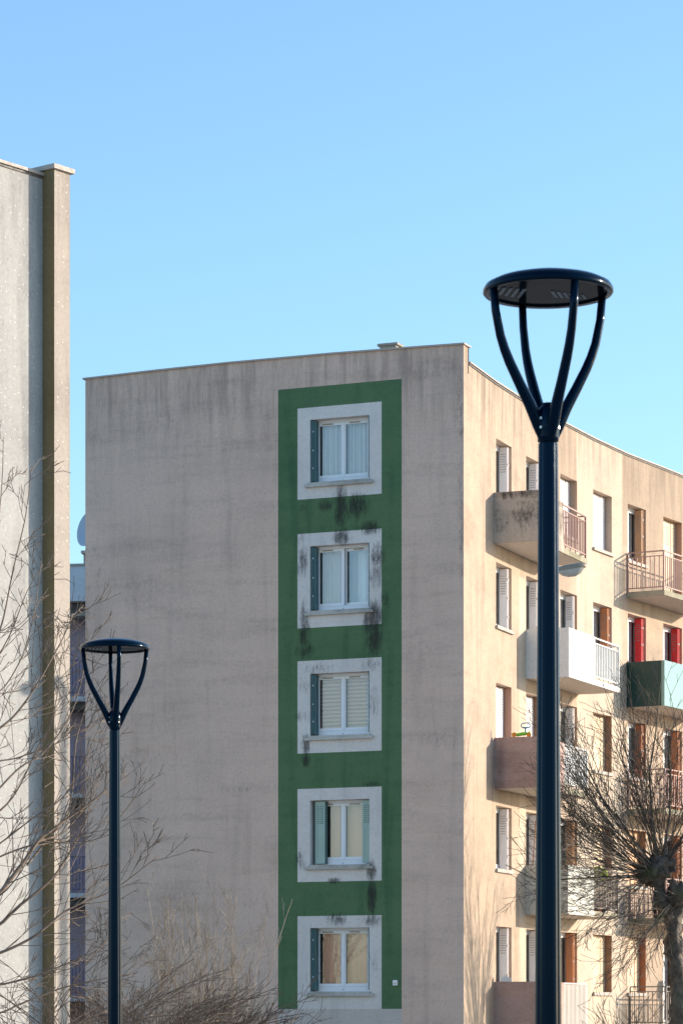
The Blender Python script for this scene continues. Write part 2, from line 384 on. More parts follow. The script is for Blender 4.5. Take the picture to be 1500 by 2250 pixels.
# coping of the gable
mb = MB(); cx_ = sorted([gl_ - .05, -gu(343), -gu(500), -3.0, -1.0, 0.03])
for a, b in zip(cx_[:-1], cx_[1:]):
    za, zb = topz(a), topz(b)
    P = [(a, -.045, za), (b, -.045, zb), (b, .36, zb), (a, .36, za)]; Q = [(x, y, z + .034) for x, y, z in P]
    mb.face(P[::-1]); mb.face(Q); mb.face([P[0], P[1], Q[1], Q[0]]); mb.face([P[2], P[3], Q[3], Q[2]])
    if a == cx_[0]: mb.face([P[3], P[0], Q[0], Q[3]])
    if b == cx_[-1]: mb.face([P[1], P[2], Q[2], Q[1]])
mb.obj('gable_coping', M['coping'], bld)

# --- sunlit curved facade
HR = 13.737
TB = [(1018, 790.5), (1028, 797), (1088, 841), (1155, 884), (1228, 925), (1300, 963), (1375, 998), (1455, 1029), (1500, 1047), (1600, 1084), (1700, 1117), (1800, 1147)]
def yroof(px):
    if px <= TB[0][0]: return TB[0][1]
    for (a, ya), (b, yb) in zip(TB[:-1], TB[1:]):
        if px <= b: return ya + (yb - ya) * (px - a) / (b - a)
    return TB[-1][1]
def P(px):
    Z = HR * F / (HY - yroof(px))
    if px <= 1019: return L3((Kx, Kz, 0))
    return L3(((px - CX) / F * Z, Z, 0))
def fz(px, py):
    Z = HR * F / (HY - yroof(px)); return CAMZ + (HY - py) * Z / F
HEAD = [CAMZ + h for h in (12.55, 9.89, 7.29, 4.645, 2.04)]
COLS = [(1089, 1123), (1155, 1188), (1230, 1267), (1302, 1343), (1378, 1418), (1456, 1497), (1548, 1592)]
DOOR = {0: (0, 2, 4), 1: (0, 1, 2, 3, 4), 2: (1, 3), 3: (), 4: (), 5: (0, 1, 2, 3, 4), 6: ()}
ROOFZ = CAMZ + HR
brk = sorted(set([1018, 1028, 1062, 1140, 1208, 1266, 1285, 1366, 1437, 1520, 1640, 1700, 1760] + [p for c in COLS for p in c]))
mb = MB()
for a, b in zip(brk[:-1], brk[1:]):
    A, B = P(a), P(b); mid = (a + b) / 2
    col = next((i for i, c in enumerate(COLS) if c[0] <= mid <= c[1]), None)
    top = TOPG if b <= 1028 else ROOFZ
    zz = [0]
    holes = []
    if col is not None:
        for r in range(4, -1, -1):
            bot = HEAD[r] - (2.15 if r in DOOR[col] else 1.37)
            holes.append((bot, HEAD[r])); zz += [bot, HEAD[r]]
    zz += [11.4, 13.1, top] if col is None else [top]
    zz = sorted(set(zz))
    for za, zb in zip(zz[:-1], zz[1:]):
        zm = (za + zb) / 2
        if any(h[0] < zm < h[1] for h in holes): continue
        m = 0
        if 1266 < mid < 1366: m = 1
        if mid > 1366: m = 2 if zm > 13.0 else 0
        if 1208 < mid < 1266 and zm > 13.1: m = 2
        if 1140 < mid < 1266 and zm < 6: m = 1
        mb.face([(A.x, A.y, za), (B.x, B.y, za), (B.x, B.y, zb), (A.x, A.y, zb)], m)
    if holes:
        ex = (B - A).normalized(); out = Vector((ex.y, -ex.x, 0)); d = out * -.30
        for (zl, zh) in holes:
            a0, b0, a1, b1 = A, B, A + d, B + d
            def q(p, z): return (p.x, p.y, z)
            mb.face([q(a0, zl), q(a0, zh), q(a1, zh), q(a1, zl)], 3); mb.face([q(b0, zl), q(b1, zl), q(b1, zh), q(b0, zh)], 3)
            mb.face([q(a0, zh), q(b0, zh), q(b1, zh), q(a1, zh)], 3); mb.face([q(a0, zl), q(a1, zl), q(b1, zl), q(b0, zl)], 3)
A = P(1028); mb.face([(0.0, .3, ROOFZ - .2), (A.x, A.y, ROOFZ - .2), (A.x, A.y, TOPG), (0.0, .3, TOPG)], 0)
mb.obj('side_wall', [M['facade'], M['facade_light'], M['facade_brown'], M['jamb']], bld)
# roof, rear walls
mb = MB(); pts = [P(p) for p in brk]; gv = Vector((gl_, 0, 0))
for a, b in zip(pts[:-1], pts[1:]):
    mb.face([(a.x, a.y, ROOFZ - .05), (b.x, b.y, ROOFZ - .05), ((b + gv).x, b.y, ROOFZ - .05), ((a + gv).x, a.y, ROOFZ - .05)])
mb.obj('roof', M['roof'], bld)
mb = MB()
for a, b in zip(pts[:-1], pts[1:]):
    a2, b2 = a + gv, b + gv; mb.face([(b2.x + .02, b2.y, 0), (a2.x + .02, a2.y, 0), (a2.x + .02, a2.y, ROOFZ), (b2.x + .02, b2.y, ROOFZ)])
e = pts[-1]; mb.face([(e.x, e.y, 0), ((e + gv).x, e.y, 0), ((e + gv).x, e.y, ROOFZ), (e.x, e.y, ROOFZ)])
mb.obj('rear_wall', M['gable'], bld)
mb = MB()          # near-black sheet added for the unlit dark of the rooms behind the windows
mb.box(ID, (gl_ + .4, 1.6, .1), (-.5, 1.7, 14.8)); mb.obj('dark_room_sheet', M['dark'], bld)
mb = MB()
for a, b in zip(brk[1:-1], brk[2:]):
    A, B = P(a), P(b); ex = (B - A).normalized(); o_ = Vector((ex.y, -ex.x, 0)); l_ = (B - A).length
    mb.box((Vector((A.x, A.y, 0)), ex, o_, ZV), (0 if a > 1028 else .02, -.34, ROOFZ), (l_ + .004, .05, ROOFZ + .028 + .003 * (a % 2)), 0)
    mb.box((Vector((A.x, A.y, 0)), ex, o_, ZV), (0 if a > 1028 else .02, -.002, ROOFZ - .04), (l_, .022, ROOFZ - .001), 1)  # thin dark strip along the wall just under the coping
mb.obj('roof_coping', [M['coping'], M['copdark']], bld)

# --- window builders.  frame fr: origin at lower left of the opening in the wall plane, X along, Y outward, Z up
def sash(mb, fr, x0, x1, z0, z1, y, w_=.055, d=.04):
    mb.box(fr, (x0, y, z0), (x0 + w_, y + d, z1)); mb.box(fr, (x1 - w_, y, z0), (x1, y + d, z1))
    mb.box(fr, (x0 + w_, y + .001, z0), (x1 - w_, y + d - .001, z0 + w_)); mb.box(fr, (x0 + w_, y + .001, z1 - w_), (x1 - w_, y + d - .001, z1))
    for (a, b, c, d_) in ((x0 + w_, x0 + w_ + .008, z0 + w_, z1 - w_), (x1 - w_ - .008, x1 - w_, z0 + w_, z1 - w_)):
        mb.box(fr, (a, y + .012, c), (b, y + d - .006, d_), 1)
def louvres(mb, fr, axis, c0, c1, k, z0, z1, n, sgn=1):
    """raised slot lips on a shutter face. axis 'x' : face in XZ at y=k ; axis 'y' : face in YZ at x=k"""
    for i in range(n):
        z = z1 - (z1 - z0) * (i + .5) / n
        if axis == 'x':
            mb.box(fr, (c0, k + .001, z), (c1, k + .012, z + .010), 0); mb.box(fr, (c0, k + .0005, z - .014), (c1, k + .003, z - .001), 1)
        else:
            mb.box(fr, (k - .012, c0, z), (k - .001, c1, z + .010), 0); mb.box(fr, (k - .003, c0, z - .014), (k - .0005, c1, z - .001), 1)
def pane(fr, x0, x1, z0, z1, y, parent):
    mb = MB(); O, X, Y, Z = fr
    mb.face([O + X * x0 + Y * y + Z * z0, O + X * x1 + Y * y + Z * z0, O + X * x1 + Y * y + Z * z1, O + X * x0 + Y * y + Z * z1])
    return mb.obj('pane', M['glass'], parent)
def curtain(fr, x0, x1, z0, z1, y, mat, parent, amp=.02, per=.11, name='curtain'):
    mb = MB(); O, X, Y, Z = fr; n = max(4, int((x1 - x0) / .012)); ph = rnd.random() * 6; prev = None
    for i in range(n + 1):
        x = x0 + (x1 - x0) * i / n
        yy = y + amp * math.sin(2 * math.pi * x / per + ph + 1.2 * math.sin(x * 9 + ph)) + amp * .5 * math.sin(x * 140 + ph)
        a = O + X * x + Y * yy + Z * z0; b = O + X * (x + .006 * math.sin(x * 40)) + Y * (yy * .6 + y * .4) + Z * z1
        if prev: mb.face([prev[0], a, b, prev[1]])
        prev = (a, b)
    return mb.obj(name, mat, parent, smooth=True)

# --- five gable windows
GW = ox1 - ox0
labels_g = ['top gable window with white net curtains', 'gable window with its right sash standing ajar', 'gable window with a striped cream roller blind', 'gable window with pale green shutters half unfolded', 'lowest gable window with cream curtains']
for r in range(5):
    ft, fb, ot, ob = RZ[r]; H = ot - ob
    fr = (Vector((ox0, 0, ob)), Vector((1, 0, 0)), Vector((0, -1, 0)), ZV)     # Y outward is -y
    mb = MB(); y = -.25
    mb.box(fr, (.02, y - .03, .04), (.075, y + .03, H - .055)); mb.box(fr, (GW - .075, y - .03, .04), (GW - .02, y + .03, H - .055))
    mb.box(fr, (.02, y - .031, H - .055), (GW - .02, y + .031, H - .0)); mb.box(fr, (.02, y - .031, 0), (GW - .02, y + .05, .1))
    mb.box(fr, (.02, y - .02, .1), (GW - .02, y + .06, .112)); mb.box(fr, (GW / 2 - .01, y + .03, .03), (GW / 2 + .01, y + .056, .05), 1)
    x0, x1, xm, z0, z1 = .08, GW - .08, GW / 2, .115, H - .06
    sash(mb, fr, x0, xm - .002, z0, z1, y)
    if r != 1: sash(mb, fr, xm + .002, x1, z0, z1, y)
    mb.box(fr, (xm - .025, y + .042, z0), (xm + .025, y + .055, z1))
    for (a, b) in ((x0 + .12, x0 + .36), (xm + .14, xm + .38)):
        if r == 1 and a > xm: continue
        mb.box(fr, (a, y + .041, z1 - .035), (b, y + .052, z1 - .015), 2)
    wd = mb.obj('window', [M['pvc'], M['pvcgasket'], M['vent']], bld, label=labels_g[r])
    pane(fr, x0 + .055, xm - .057, z0 + .055, z1 - .055, y + .02, wd)
    if r != 1: pane(fr, xm + .057, x1 - .055, z0 + .055, z1 - .055, y + .02, wd)
    else:      # right sash swung inwards about its right edge
        th = R(7); O2 = fr[0] + Vector((x1, -(y), 0)); X2 = Vector((-math.cos(th), math.sin(th), 0)); Y2 = Vector((-math.sin(th), -math.cos(th), 0))
        f2 = (O2, X2, Y2, ZV); m2 = MB(); sash(m2, f2, 0, x1 - xm, z0, z1, 0)
        m2.box(f2, (.14, .041, z1 - .035), (.38, .052, z1 - .015), 2)
        s2 = m2.obj('open_sash', [M['pvc'], M['pvcgasket'], M['vent']], wd); pane(f2, .055, x1 - xm - .055, z0 + .055, z1 - .055, .02, wd)
    # curtains
    yc = y - .09
    if r == 0:
        curtain(fr, .14, xm - .01, .05, H, yc, M['curtain'], wd, .034, .12); curtain(fr, xm + .03, GW - .02, .05, H, yc, M['curtain'], wd, .036, .10)
    elif r == 1:
        curtain(fr, .12, xm, .05, H, yc - .05, M['curtain'], wd, .012, .14); curtain(fr, xm + .05, GW - .02, .05, H, yc - .26, M['curtain'], wd, .02, .10); curtain(fr, xm + .02, xm + .17, .05, H, yc - .22, M['drape'], wd, .03, .07, name='drape')
    elif r == 2:
        mb = MB(); n = 15; zt = H - .03; hh = (zt - .05) / n
        for i in range(n):
            mb.box(fr, (.12, yc, zt - hh * (i + .62)), (xm - .02, yc + .006, zt - hh * i - .001), 0); mb.box(fr, (.12, yc + .001, zt - hh * (i + 1)), (xm - .02, yc + .004, zt - hh * (i + .62) - .001), 1)
            mb.box(fr, (xm + .02, yc, zt - hh * (i + .62)), (GW - .06, yc + .006, zt - hh * i - .001), 0); mb.box(fr, (xm + .02, yc + .001, zt - hh * (i + 1)), (GW - .06, yc + .004, zt - hh * (i + .62) - .001), 1)
        mb.obj('roller_blind', [M['blind'], M['blind2']], wd)
    elif r == 3:
        curtain(fr, .17 + .15, xm + .02, .05, H, yc, M['curtain2'], wd, .006, .3); curtain(fr, xm, GW - .1, .05, H, yc - .03, M['curtain2'], wd, .006, .25)
    else:
        curtain(fr, .16, xm, .05, H, yc, M['curtain2'], wd, .012, .16); curtain(fr, xm, GW - .03, .05, H, yc - .03, M['curtain2'], wd, .012, .15)
    # folding shutters standing in the reveal
    def folded(side):
        mb = MB()
        for k in range(3 if side < 0 else 1):
            xa = .012 + k * .036 if side < 0 else GW - .006
            xb = xa + .026 * (1 if side < 0 else -1)
            mb.box(fr, (min(xa, xb), -.225 + .008 * k, .03), (max(xa, xb), -.025 - .01 * k, H - .02), 0)
        for zz_ in (.22, .5, .8):
            xx = .07 if side < 0 else GW - .03
            mb.box(fr, (xx - .012, -.022, H * zz_), (xx + .006, -.010, H * zz_ + .028), 1)
        return mb.obj('shutter', [M['teal'], M['pvc']], wd)
    def half(side):
        mb = MB(); xa = .085 if side < 0 else GW - .20; xb = xa + (.215 if side < 0 else .19)
        mb.box(fr, (xa, -.12, .03), (xb, -.095, H - .02), 0)
        if side < 0: mb.box(fr, (xb - .001, -.2, .03), (xb + .022, -.096, H - .021), 2); mb.box(fr, (xa - .03, -.2, .03), (xa - .002, -.1, H - .02), 2)
        for k in range(3):
            mb.box(fr, (xa + .05, -.094, .12 + .02), (xa + .055, -.092, H - .6), 1) if k == 0 else None
        louvres(mb, fr, 'x', xa + .035, xa + .085, -.095, H - .5, H - .1, 9); louvres(mb, fr, 'x', xa + .11, xb - .035, -.095, H - .5, H - .1, 9)
        return mb.obj('shutter', [M['mint'], M['teal'], M['teal']], wd)
    if r == 3: half(-1); half(1)
    else: folded(-1); folded(1)
    mb = MB()
    mb.box(fr, (-.10, 0.0015, -.10), (GW + .10, .075, -.045)); mb.box(fr, (-.03, -.2, -.046), (GW + .02, .05, -.005))
    mb.obj('sill', M['sill'], wd)
# little white junction box on the green paint
mb = MB(); jx, jz = -gu(869), gz(869, 2160)
mb.box(ID, (jx - .05, -.05, jz - .05), (jx + .05, -.001, jz + .06)); mb.box(ID, (jx - .02, -.056, jz - .03), (jx + .03, -.05, jz + .01), 1)
mb.obj('junction_box', [M['pvc'], M['sh_beige']], bld)

# --- facade windows: (glazing frame material, shutter material, state, jamb material)
o, w_, b_, tn, og, te, rd = 'open', 'sh_white', 'sh_beige', 'sh_tan', 'sh_orange', 'sh_terra', 'sh_red'
SPEC = [  # rows top to bottom, columns near to far
 [('open', w_, None), ('open', w_, None), ('closed', w_, None), ('closed', w_, None), ('open', tn, None), ('closed', b_, 'jpink'), ('open', tn, None)],
 [('open', w_, None), ('open', w_, None), ('open', w_, None), ('open', og, None), ('open', rd, None), ('open', rd, None), ('open', rd, None)],
 [('closed', w_, 'jpink'), ('closed', w_, 'jbrown'), ('open', w_, None), ('closed', b_, 'jbrown'), ('open', te, 'jbrown'), ('open', og, None), ('open', og, None)],
 [('open', w_, None), ('open', w_, None), ('open', tn, None), ('closed', b_, 'jbrown'), ('closed', tn, 'jbrown'), ('open', te, 'jbrown'), ('open', te, None)],
 [('open', w_, None), ('open', w_, None), ('open', og, None), ('closed', b_, 'jbrown'), ('closed', b_, 'sh_terra'), ('open', te, 'jbrown'), ('open', te, None)]]
cname = {w_: 'off-white', b_: 'beige', tn: 'tan', og: 'orange', te: 'terracotta', rd: 'bright red'}
for ci, (a, b) in enumerate(COLS):
    A, B = P(a), P(b); ex = (B - A).normalized(); out = Vector((ex.y, -ex.x, 0)); WW = (B - A).length
    for r in range(5):
        door = r in DOOR[ci]; bot = HEAD[r] - (2.15 if door else 1.37); H = HEAD[r] - bot
        fr = (Vector((A.x, A.y, bot)), ex, out, ZV); st, sm, jm = SPEC[r][ci]; y = -.27; mb = MB()
        e_ = .012
        mb.box(fr, (e_, y - .02, 0), (.07, y + .03, H - .06)); mb.box(fr, (WW - .07, y - .02, 0), (WW - e_, y + .03, H - .06))
        mb.box(fr, (e_, y - .021, H - .06), (WW - e_, y + .031, H)); mb.box(fr, (.07, y - .018, 0), (WW - .07, y + .028, .09))
        sash(mb, fr, .07, WW / 2 - .001, .09, H - .06, y - .012, .05, .036); sash(mb, fr, WW / 2 + .001, WW - .07, .09, H - .06, y - .012, .05, .036)
        wd = mb.obj('balcony_door' if door else 'window', [M['pvc'], M['pvcgasket']], bld, label='%s with %s %s shutters' % ('balcony door' if door else 'window', cname[sm], 'folded back' if st == 'open' else 'closed'))
        pane(fr, .12, WW / 2 - .05, .14, H - .11, y + .004, wd); pane(fr, WW / 2 + .05, WW - .12, .14, H - .11, y + .004, wd)
        if st == 'open':
            curtain(fr, .08, WW * .48, .05, H - .05, y - .07, M['curtain'], wd, .02, .12)
            curtain(fr, WW * .5, WW - .1, .05, H - .05, y - .07, M['curtain'], wd, .015, .1)
            for side in (0, 1):
                mb = MB()
                for k in range(2):
                    x0_ = WW - .125 - k * .035 if side else .02 + k * .035
                    mb.box(fr, (x0_, -.232 + .006 * k, .03), (x0_ + .026, -.035 - .016 * k, H - .025), 0)
                if side:
                    louvres(mb, fr, 'y', -.205, -.085, WW - .160, H - .58, H - .14, 8)
                    for hz in (.2, .5, .8): mb.box(fr, (WW - .164, -.056, H * hz), (WW - .01, -.045, H * hz + .05), 1)
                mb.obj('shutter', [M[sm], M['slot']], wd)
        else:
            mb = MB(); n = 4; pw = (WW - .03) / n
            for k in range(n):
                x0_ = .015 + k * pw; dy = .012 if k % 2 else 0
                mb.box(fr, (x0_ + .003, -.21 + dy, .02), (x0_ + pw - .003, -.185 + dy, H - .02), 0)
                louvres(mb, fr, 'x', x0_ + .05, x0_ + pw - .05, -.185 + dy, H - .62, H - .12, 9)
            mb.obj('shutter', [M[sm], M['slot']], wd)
        if jm:
            mb = MB(); mb.box(fr, (WW - .012, -.262, .005), (WW - .002, -.002, H - .004)); mb.obj('jamb_lining', M[jm], wd)
        if not door:
            mb = MB(); mb.box(fr, (-.05, .001, -.07), (WW + .05, .06, -.012)); mb.box(fr, (.003, -.25, -.011), (WW - .003, .035, .012)); mb.obj('sill', M['sill'] if r % 2 else M['coping'], wd)

# --- balconies
def balcony(px, row, near, front1, front2, far, slabm, LEN=3.67, DEP=1.0, rail=None, label=None, frac=.5):
    A = P(px)
    # find the far attachment so that the chord is LEN long
    q = px
    while (P(q) - A).length < LEN and q < 1790: q += 1
    ex = (P(q) - A).normalized(); out = Vector((ex.y, -ex.x, 0)); h = HEAD[row]
    zt, zs_, zb = h - 1.20, h - 2.16, h - 2.29
    fr = (Vector((A.x, A.y, 0)), ex, out, ZV)
    mb = MB(); mb.box(fr, (.002, -.25, zb + .002), (LEN - .002, DEP - .002, zs_ - .02), 0)
    mb.box(fr, (.02, -.2, zs_ - .02), (LEN - .02, DEP - .02, zs_), 0)
    mb.box(fr, (.05, .02, zb - .004), (LEN - .05, DEP - .04, zb + .0015), 1)
    root = mb.obj('balcony', [M[slabm], M['soffit']], bld, label=label)
    rm = M[rail] if rail else M['rail_pink']
    bal = {}
    def panel(x0, x1, y0, y1, mat, z0=zb, z1=zt):
        mb = MB(); mb.box(fr, (x0, y0, z0), (x1, y1, z1)); mb.obj('panel', M[mat], root)
    def railing(p0, p1, dens=.115, r=.011):
        a = Vector((*p0, 0)); b = Vector((*p1, 0)); d = b - a; n = max(2, int(d.length / dens)); u = d.normalized()
        mb = MB(); f2 = (fr[0] + ex * a.x + out * a.y, ex * u.x + out * u.y, (ex * u.x + out * u.y).cross(ZV), ZV)
        l = d.length
        mb.box(f2, (0, -.018, zt - .03), (l, .018, zt)); mb.box(f2, (0, -.012, zs_ + .07), (l, .012, zs_ + .095)); mb.box(f2, (0, -.012, zt - .14), (l, .012, zt - .12))
        for x in (0.0, l): mb.box(f2, (x - .018, -.0185, zs_), (x + .018, .0185, zt - .031))
        mb.obj('railing', rm, root)
        key = 'm'
        if key not in bal:
            m3 = MB(); m3.box(ID, (-r, -r, 0), (r, r, zt - .12 - (zs_ + .095))); ob = m3.obj('baluster', rm, root); bal[key] = ob.data
            first = ob
        else: first = None
        for i in range(1, n):
            p = f2[0] + f2[1] * (l * i / n)
            if first: ob = first; first = None
            else:
                ob = bpy.data.objects.new('baluster', bal[key]); C.objects.link(ob); ob.parent = root
            ob.location = (p.x, p.y, zs_ + .095); ob.rotation_euler = (0, 0, math.atan2(f2[1].y, f2[1].x))
    T = .08
    if near == 'rail': railing((.03, .03), (.03, DEP - .03))
    else: panel(0, T, .001, DEP - T - .001, near)
    if far == 'rail': railing((LEN - .03, .03), (LEN - .03, DEP - .03))
    else: panel(LEN - T, LEN, .001, DEP - T - .001, far)
    x1 = LEN * frac
    if front1 == 'rail': railing((.03, DEP - .03), (x1, DEP - .03))
    else: panel(0, x1, DEP - T, DEP, front1)
    if front2 == 'rail': railing((x1 + .02, DEP - .04), (LEN - .02, DEP - .04))
    elif front2: panel(x1 + .004, LEN, DEP - T, DEP, front2)
    return root, fr, zs_, zt, LEN, DEP, x1, railing
pa = P(1084).x; M['concrete_old'] = plaster('old_balcony_concrete', (.58, .49, .41), streak=.5, blotch=1.2, speck=1.0, dirtcol=(.12, .09, .065), bands=.6, stains=[(pa + .75, 12.42, .55, .42, .62), (pa + .3, 12.9, .4, .16, .8), (pa + .75, 12.9, .4, .14, .8), (pa + .15, 12.2, .3, .25, .5), (pa + 1.3, 12.6, .4, .5, .6)])
bA1 = balcony(1084, 0, 'concrete_old', 'concrete_old', 'rail', 'rail', 'moss', rail='rail_pink', label='top balcony of stained bare concrete with a barred half')
bA3 = balcony(1086, 2, 'pinkconc', 'pinkconc', 'rail', 'rail', 'moss', rail='rail_white', label='pink balcony carrying the plastic toy')
bA5 = balcony(1085, 4, 'pinkconc', 'pinkconc', 'rail', 'rail', 'moss', rail='slatcream', label='lowest pink balcony with flaking paint')
bB2 = balcony(1155, 1, 'whiteconc', 'whiteconc', 'rail', 'rail', 'whiteconc', rail='rail_white', label='freshly painted white balcony')
bB4 = balcony(1153, 3, 'paleconc', 'paleconc', 'rail', 'rail', 'moss', rail='rail_dark', label='weathered off-white balcony with black run marks')
bC1 = balcony(1375, 0, 'rail', 'rail', 'rail', 'rail', 'moss', rail='rail_pink', label='open barred balcony with a mossy slab')
bC2 = balcony(1375, 1, 'grpanel', 'grglass', 'grglass', 'grpanel', 'moss', label='balcony clad in glossy dark green panels')
bC3 = balcony(1376, 2, 'rail', 'rail', 'rail', 'rail', 'moss', rail='rail_pink', label='barred balcony behind the pollarded tree')
bC4 = balcony(1380, 3, 'rail', 'rail', 'rail', 'rail', 'moss', rail='rail_pink', label='barred balcony level with the tree head')
bC5 = balcony(1380, 4, 'rail', 'rail', 'rail', 'rail', 'moss', rail='rail_dark', label='lowest barred balcony behind the trunk')
def add_slats(bb, mat, pitch=.10, x0=None):          # close-set vertical slats on a railing half
    root, fr, zs_, zt, LEN, DEP, x1, _ = bb; xa = x1 + .05 if x0 is None else x0
    m3 = MB(); m3.box(ID, (-.026, -.006, 0), (.026, .006, zt - zs_ - .06)); me = None; x = xa
    while x < LEN - .04:
        p = fr[0] + fr[1] * x + fr[2] * (DEP - .015)
        if me is None: ob = m3.obj('slat', M[mat], root); me = ob.data
        else: ob = bpy.data.objects.new('slat', me); C.objects.link(ob); ob.parent = root
        ob.location = (p.x, p.y, zs_ + .02); ob.rotation_euler = (0, 0, math.atan2(fr[1].y, fr[1].x)); x += pitch
add_slats(bA5, 'slatcream')
root, fr, zs_, zt, LEN, DEP, x1, _ = bA5
mb = MB(); mb.box(fr, (x1 + .06, DEP - .10, zs_ + .03), (LEN - .06, DEP - .092, zt - .06)); mb.obj('slat_gap_shade', M['rail_dark'], root)  # dark sheet added to stand in for the shade between the slats
root, fr, zs_, zt, LEN, DEP, x1, _ = bA3
mb = MB(); mb.box(fr, (x1 + .06, DEP - .075, zs_ + .12), (LEN - .06, DEP - .068, zt - .06)); mb.obj('privacy_screen', M['screen'], root)
root, fr, zs_, zt, LEN, DEP, x1, _ = bB2
mb = MB(); mb.box(fr, (x1 + .06, DEP - .10, zs_ + .10), (LEN - .06, DEP - .092, zt - .10)); mb.obj('privacy_screen', M['metal'], root)

# --- roof chimney
p = L3(W(858, 760, 68.0)); mb = MB(); fr = (Vector((p.x, p.y, ROOFZ - .1)), Vector((1, 0, 0)), Vector((0, 1, 0)), ZV)
ht = (CAMZ + (HY - 757.5) * 68 / F) - (ROOFZ - .1)
ht -= .05; mb.box(fr, (-.19, -.16, 0), (.19, .16, ht)); ch = mb.obj('chimney', M['stone'], bld)
mb = MB(); mb.box(fr, (-.24, -.2, ht), (.24, .2, ht + .05)); mb.box(fr, (-.15, -.12, ht + .05), (.15, .12, ht + .066)); mb.obj('chimney_cap', M['stone'], ch)

# ================================================================ THINGS ON THE BALCONIES
def wpt(bb, x, y, z):
    root, fr = bb[0], bb[1]; return bld_m @ (fr[0] + fr[1] * x + fr[2] * y + ZV * z)
bld_m = Matrix.Translation((Kx, Kz, 0)) @ Matrix.Rotation(-ANG, 4, 'Z')
# ride-on toy standing on the parapet
zt = bA3[3]; p0 = wpt(bA3, .04, .40, zt)
toy = empty('ride_on_toy', p0, 'small plastic ride-on toy, lime green and orange with blue steering wheel, on pink balcony wall', 'toy', 0)
mb = MB(); mb.tube([(0, 0, .07), (.09, -.004, .05), (.2, 0, .07), (.32, 0, .075), (.38, 0, .12)], [.03, .035, .04, .035, .02], 10); mb.obj('toy_body', M['green_pl'], toy, True)
for x_ in (.02, .34):
    mb = MB(); mb.tube([(x_, -.045, .05), (x_, .045, .05)], .05, 14); mb.obj('wheel', M['orange_pl'], toy, False)
mb = MB(); n = 18; cc = Vector((.27, 0, .25)); mb.tube([cc + Vector((math.cos(2 * math.pi * k / n) * .10, 0, math.sin(2 * math.pi * k / n) * .055)) for k in range(n + 1)], .012, 6)
mb.tube([(.27, 0, .1), (.27, 0, .2)], .016, 6); mb.tube([(.2, 0, .21), (.34, 0, .21)], .01, 5); mb.obj('steering_wheel', M['tealblue'], toy, True)
mb = MB(); p = wpt(bA5, .04, .25, bA5[3]); mb.box(ID, (-.11, -.05, 0), (.12, .05, .09)); mb.box(ID, (-.08, -.045, .09), (.05, .045, .12))
ob = tag(mb.obj('planter_box', M['whitebox']), 'small white plastic planter resting on the lowest pink balcony wall', 'planter'); ob.location = p
# broom handles on the pale balcony
for k, (dx, dy, l, tilt, mt, lb) in enumerate(((.12, .08, 1.95, .10, 'wood', 'dark wooden broom handle leaning at the wall end of the pale balcony'), (.14, .28, 1.75, -.07, 'sh_beige', 'paler shorter mop handle standing beside the dark broom on the pale balcony'))):
    p = wpt(bB4, dx, dy, bB4[2]); mb = MB(); mb.tube([(0, 0, .08), (tilt * l * .6, 0, l)], .014, 7); mb.box(ID, (-.12, -.02, 0), (.12, .02, .085))
    ob = tag(mb.obj('broom' if k == 0 else 'mop', M[mt]), lb, 'broom' if k == 0 else 'mop'); ob.location = p
# yellow-green basin hooked over the dark railing
root, fr, zs_, zt, LEN, DEP, x1, _ = bB4
p = wpt(bB4, x1 + .75, DEP - .16, zt - .12); mb = MB()
mb.lathe([(.02, -.12), (.14, -.12), (.2, .06), (.225, .065), (.225, .08), (.19, .07), (.13, -.105), (.02, -.105)], 24)
ob = tag(mb.obj('plastic_basin', M['basin'], None, True), 'yellow-green plastic basin tipped over the top of the dark balcony railing', 'basin'); ob.location = p; ob.rotation_euler = (R(-30), R(14), 0)
# pots and bags on that balcony
for k, (dx, r_, h_, mt) in enumerate(((.3, .13, .24, 'dark'), (.62, .09, .3, 'whitebox'), (1.1, .12, .22, 'clay'), (1.45, .1, .3, 'copdark'))):
    p = wpt(bB4, x1 + dx, DEP - .28, zs_); mb = MB(); mb.lathe([(.0, 0), (r_ * .7, 0), (r_, h_ * .92), (r_ * 1.1, h_ * .93), (r_ * 1.1, h_), (r_ * .9, h_), (r_ * .85, h_ * .85), (0, h_ * .84)], 14)
    ob = tag(mb.obj('plant_pot', M[mt], None, True), ('black pot behind the dark railing of the pale balcony', 'tall white pot next to the black pot on the pale balcony', 'brown clay pot on the pale balcony floor below the basin', 'dark grey pot at the far end of the pale balcony')[k], 'pot', 'pots on the pale balcony floor'); ob.location = p
for k, (dx, dz, r_, h_, mt, lb) in enumerate(((.25, 0, .16, .55, 'dark', 'tall black bin on the barred balcony beside the tree head'), (.75, 0, .14, .34, 'sh_terra', 'rust-red tub on the barred balcony beside the tree head'), (1.35, 0, .2, .3, 'metal', 'grey metal bucket on the barred balcony behind the tree head'))):
    p = wpt(bC4, dx, bC4[5] - .3, bC4[2]); mb = MB(); mb.lathe([(0, 0), (r_ * .85, 0), (r_, h_), (r_ * 1.07, h_), (r_ * 1.07, h_ + .03), (r_ * .9, h_ + .03), (r_ * .8, .03), (0, .03)], 16)
    ob = tag(mb.obj('tub', M[mt], None, True), lb, 'tub'); ob.location = p
p = wpt(bC5, 2.4, .55, bC5[3] - .05); mb = MB(); mb.box(ID, (-.16, -.1, 0), (.16, .1, .3)); mb.box(ID, (-.17, -.11, .3), (.17, .11, .33))
mb.box(ID, (-.03, -.03, -.95), (.03, .03, 0)); mb.box(ID, (-.15, -.1, -.97), (.15, .1, -.94))
ob = tag(mb.obj('letter_bin', M['grpanel']), 'dark green box on a post on the lowest barred balcony beside the trunk', 'box'); ob.location = p

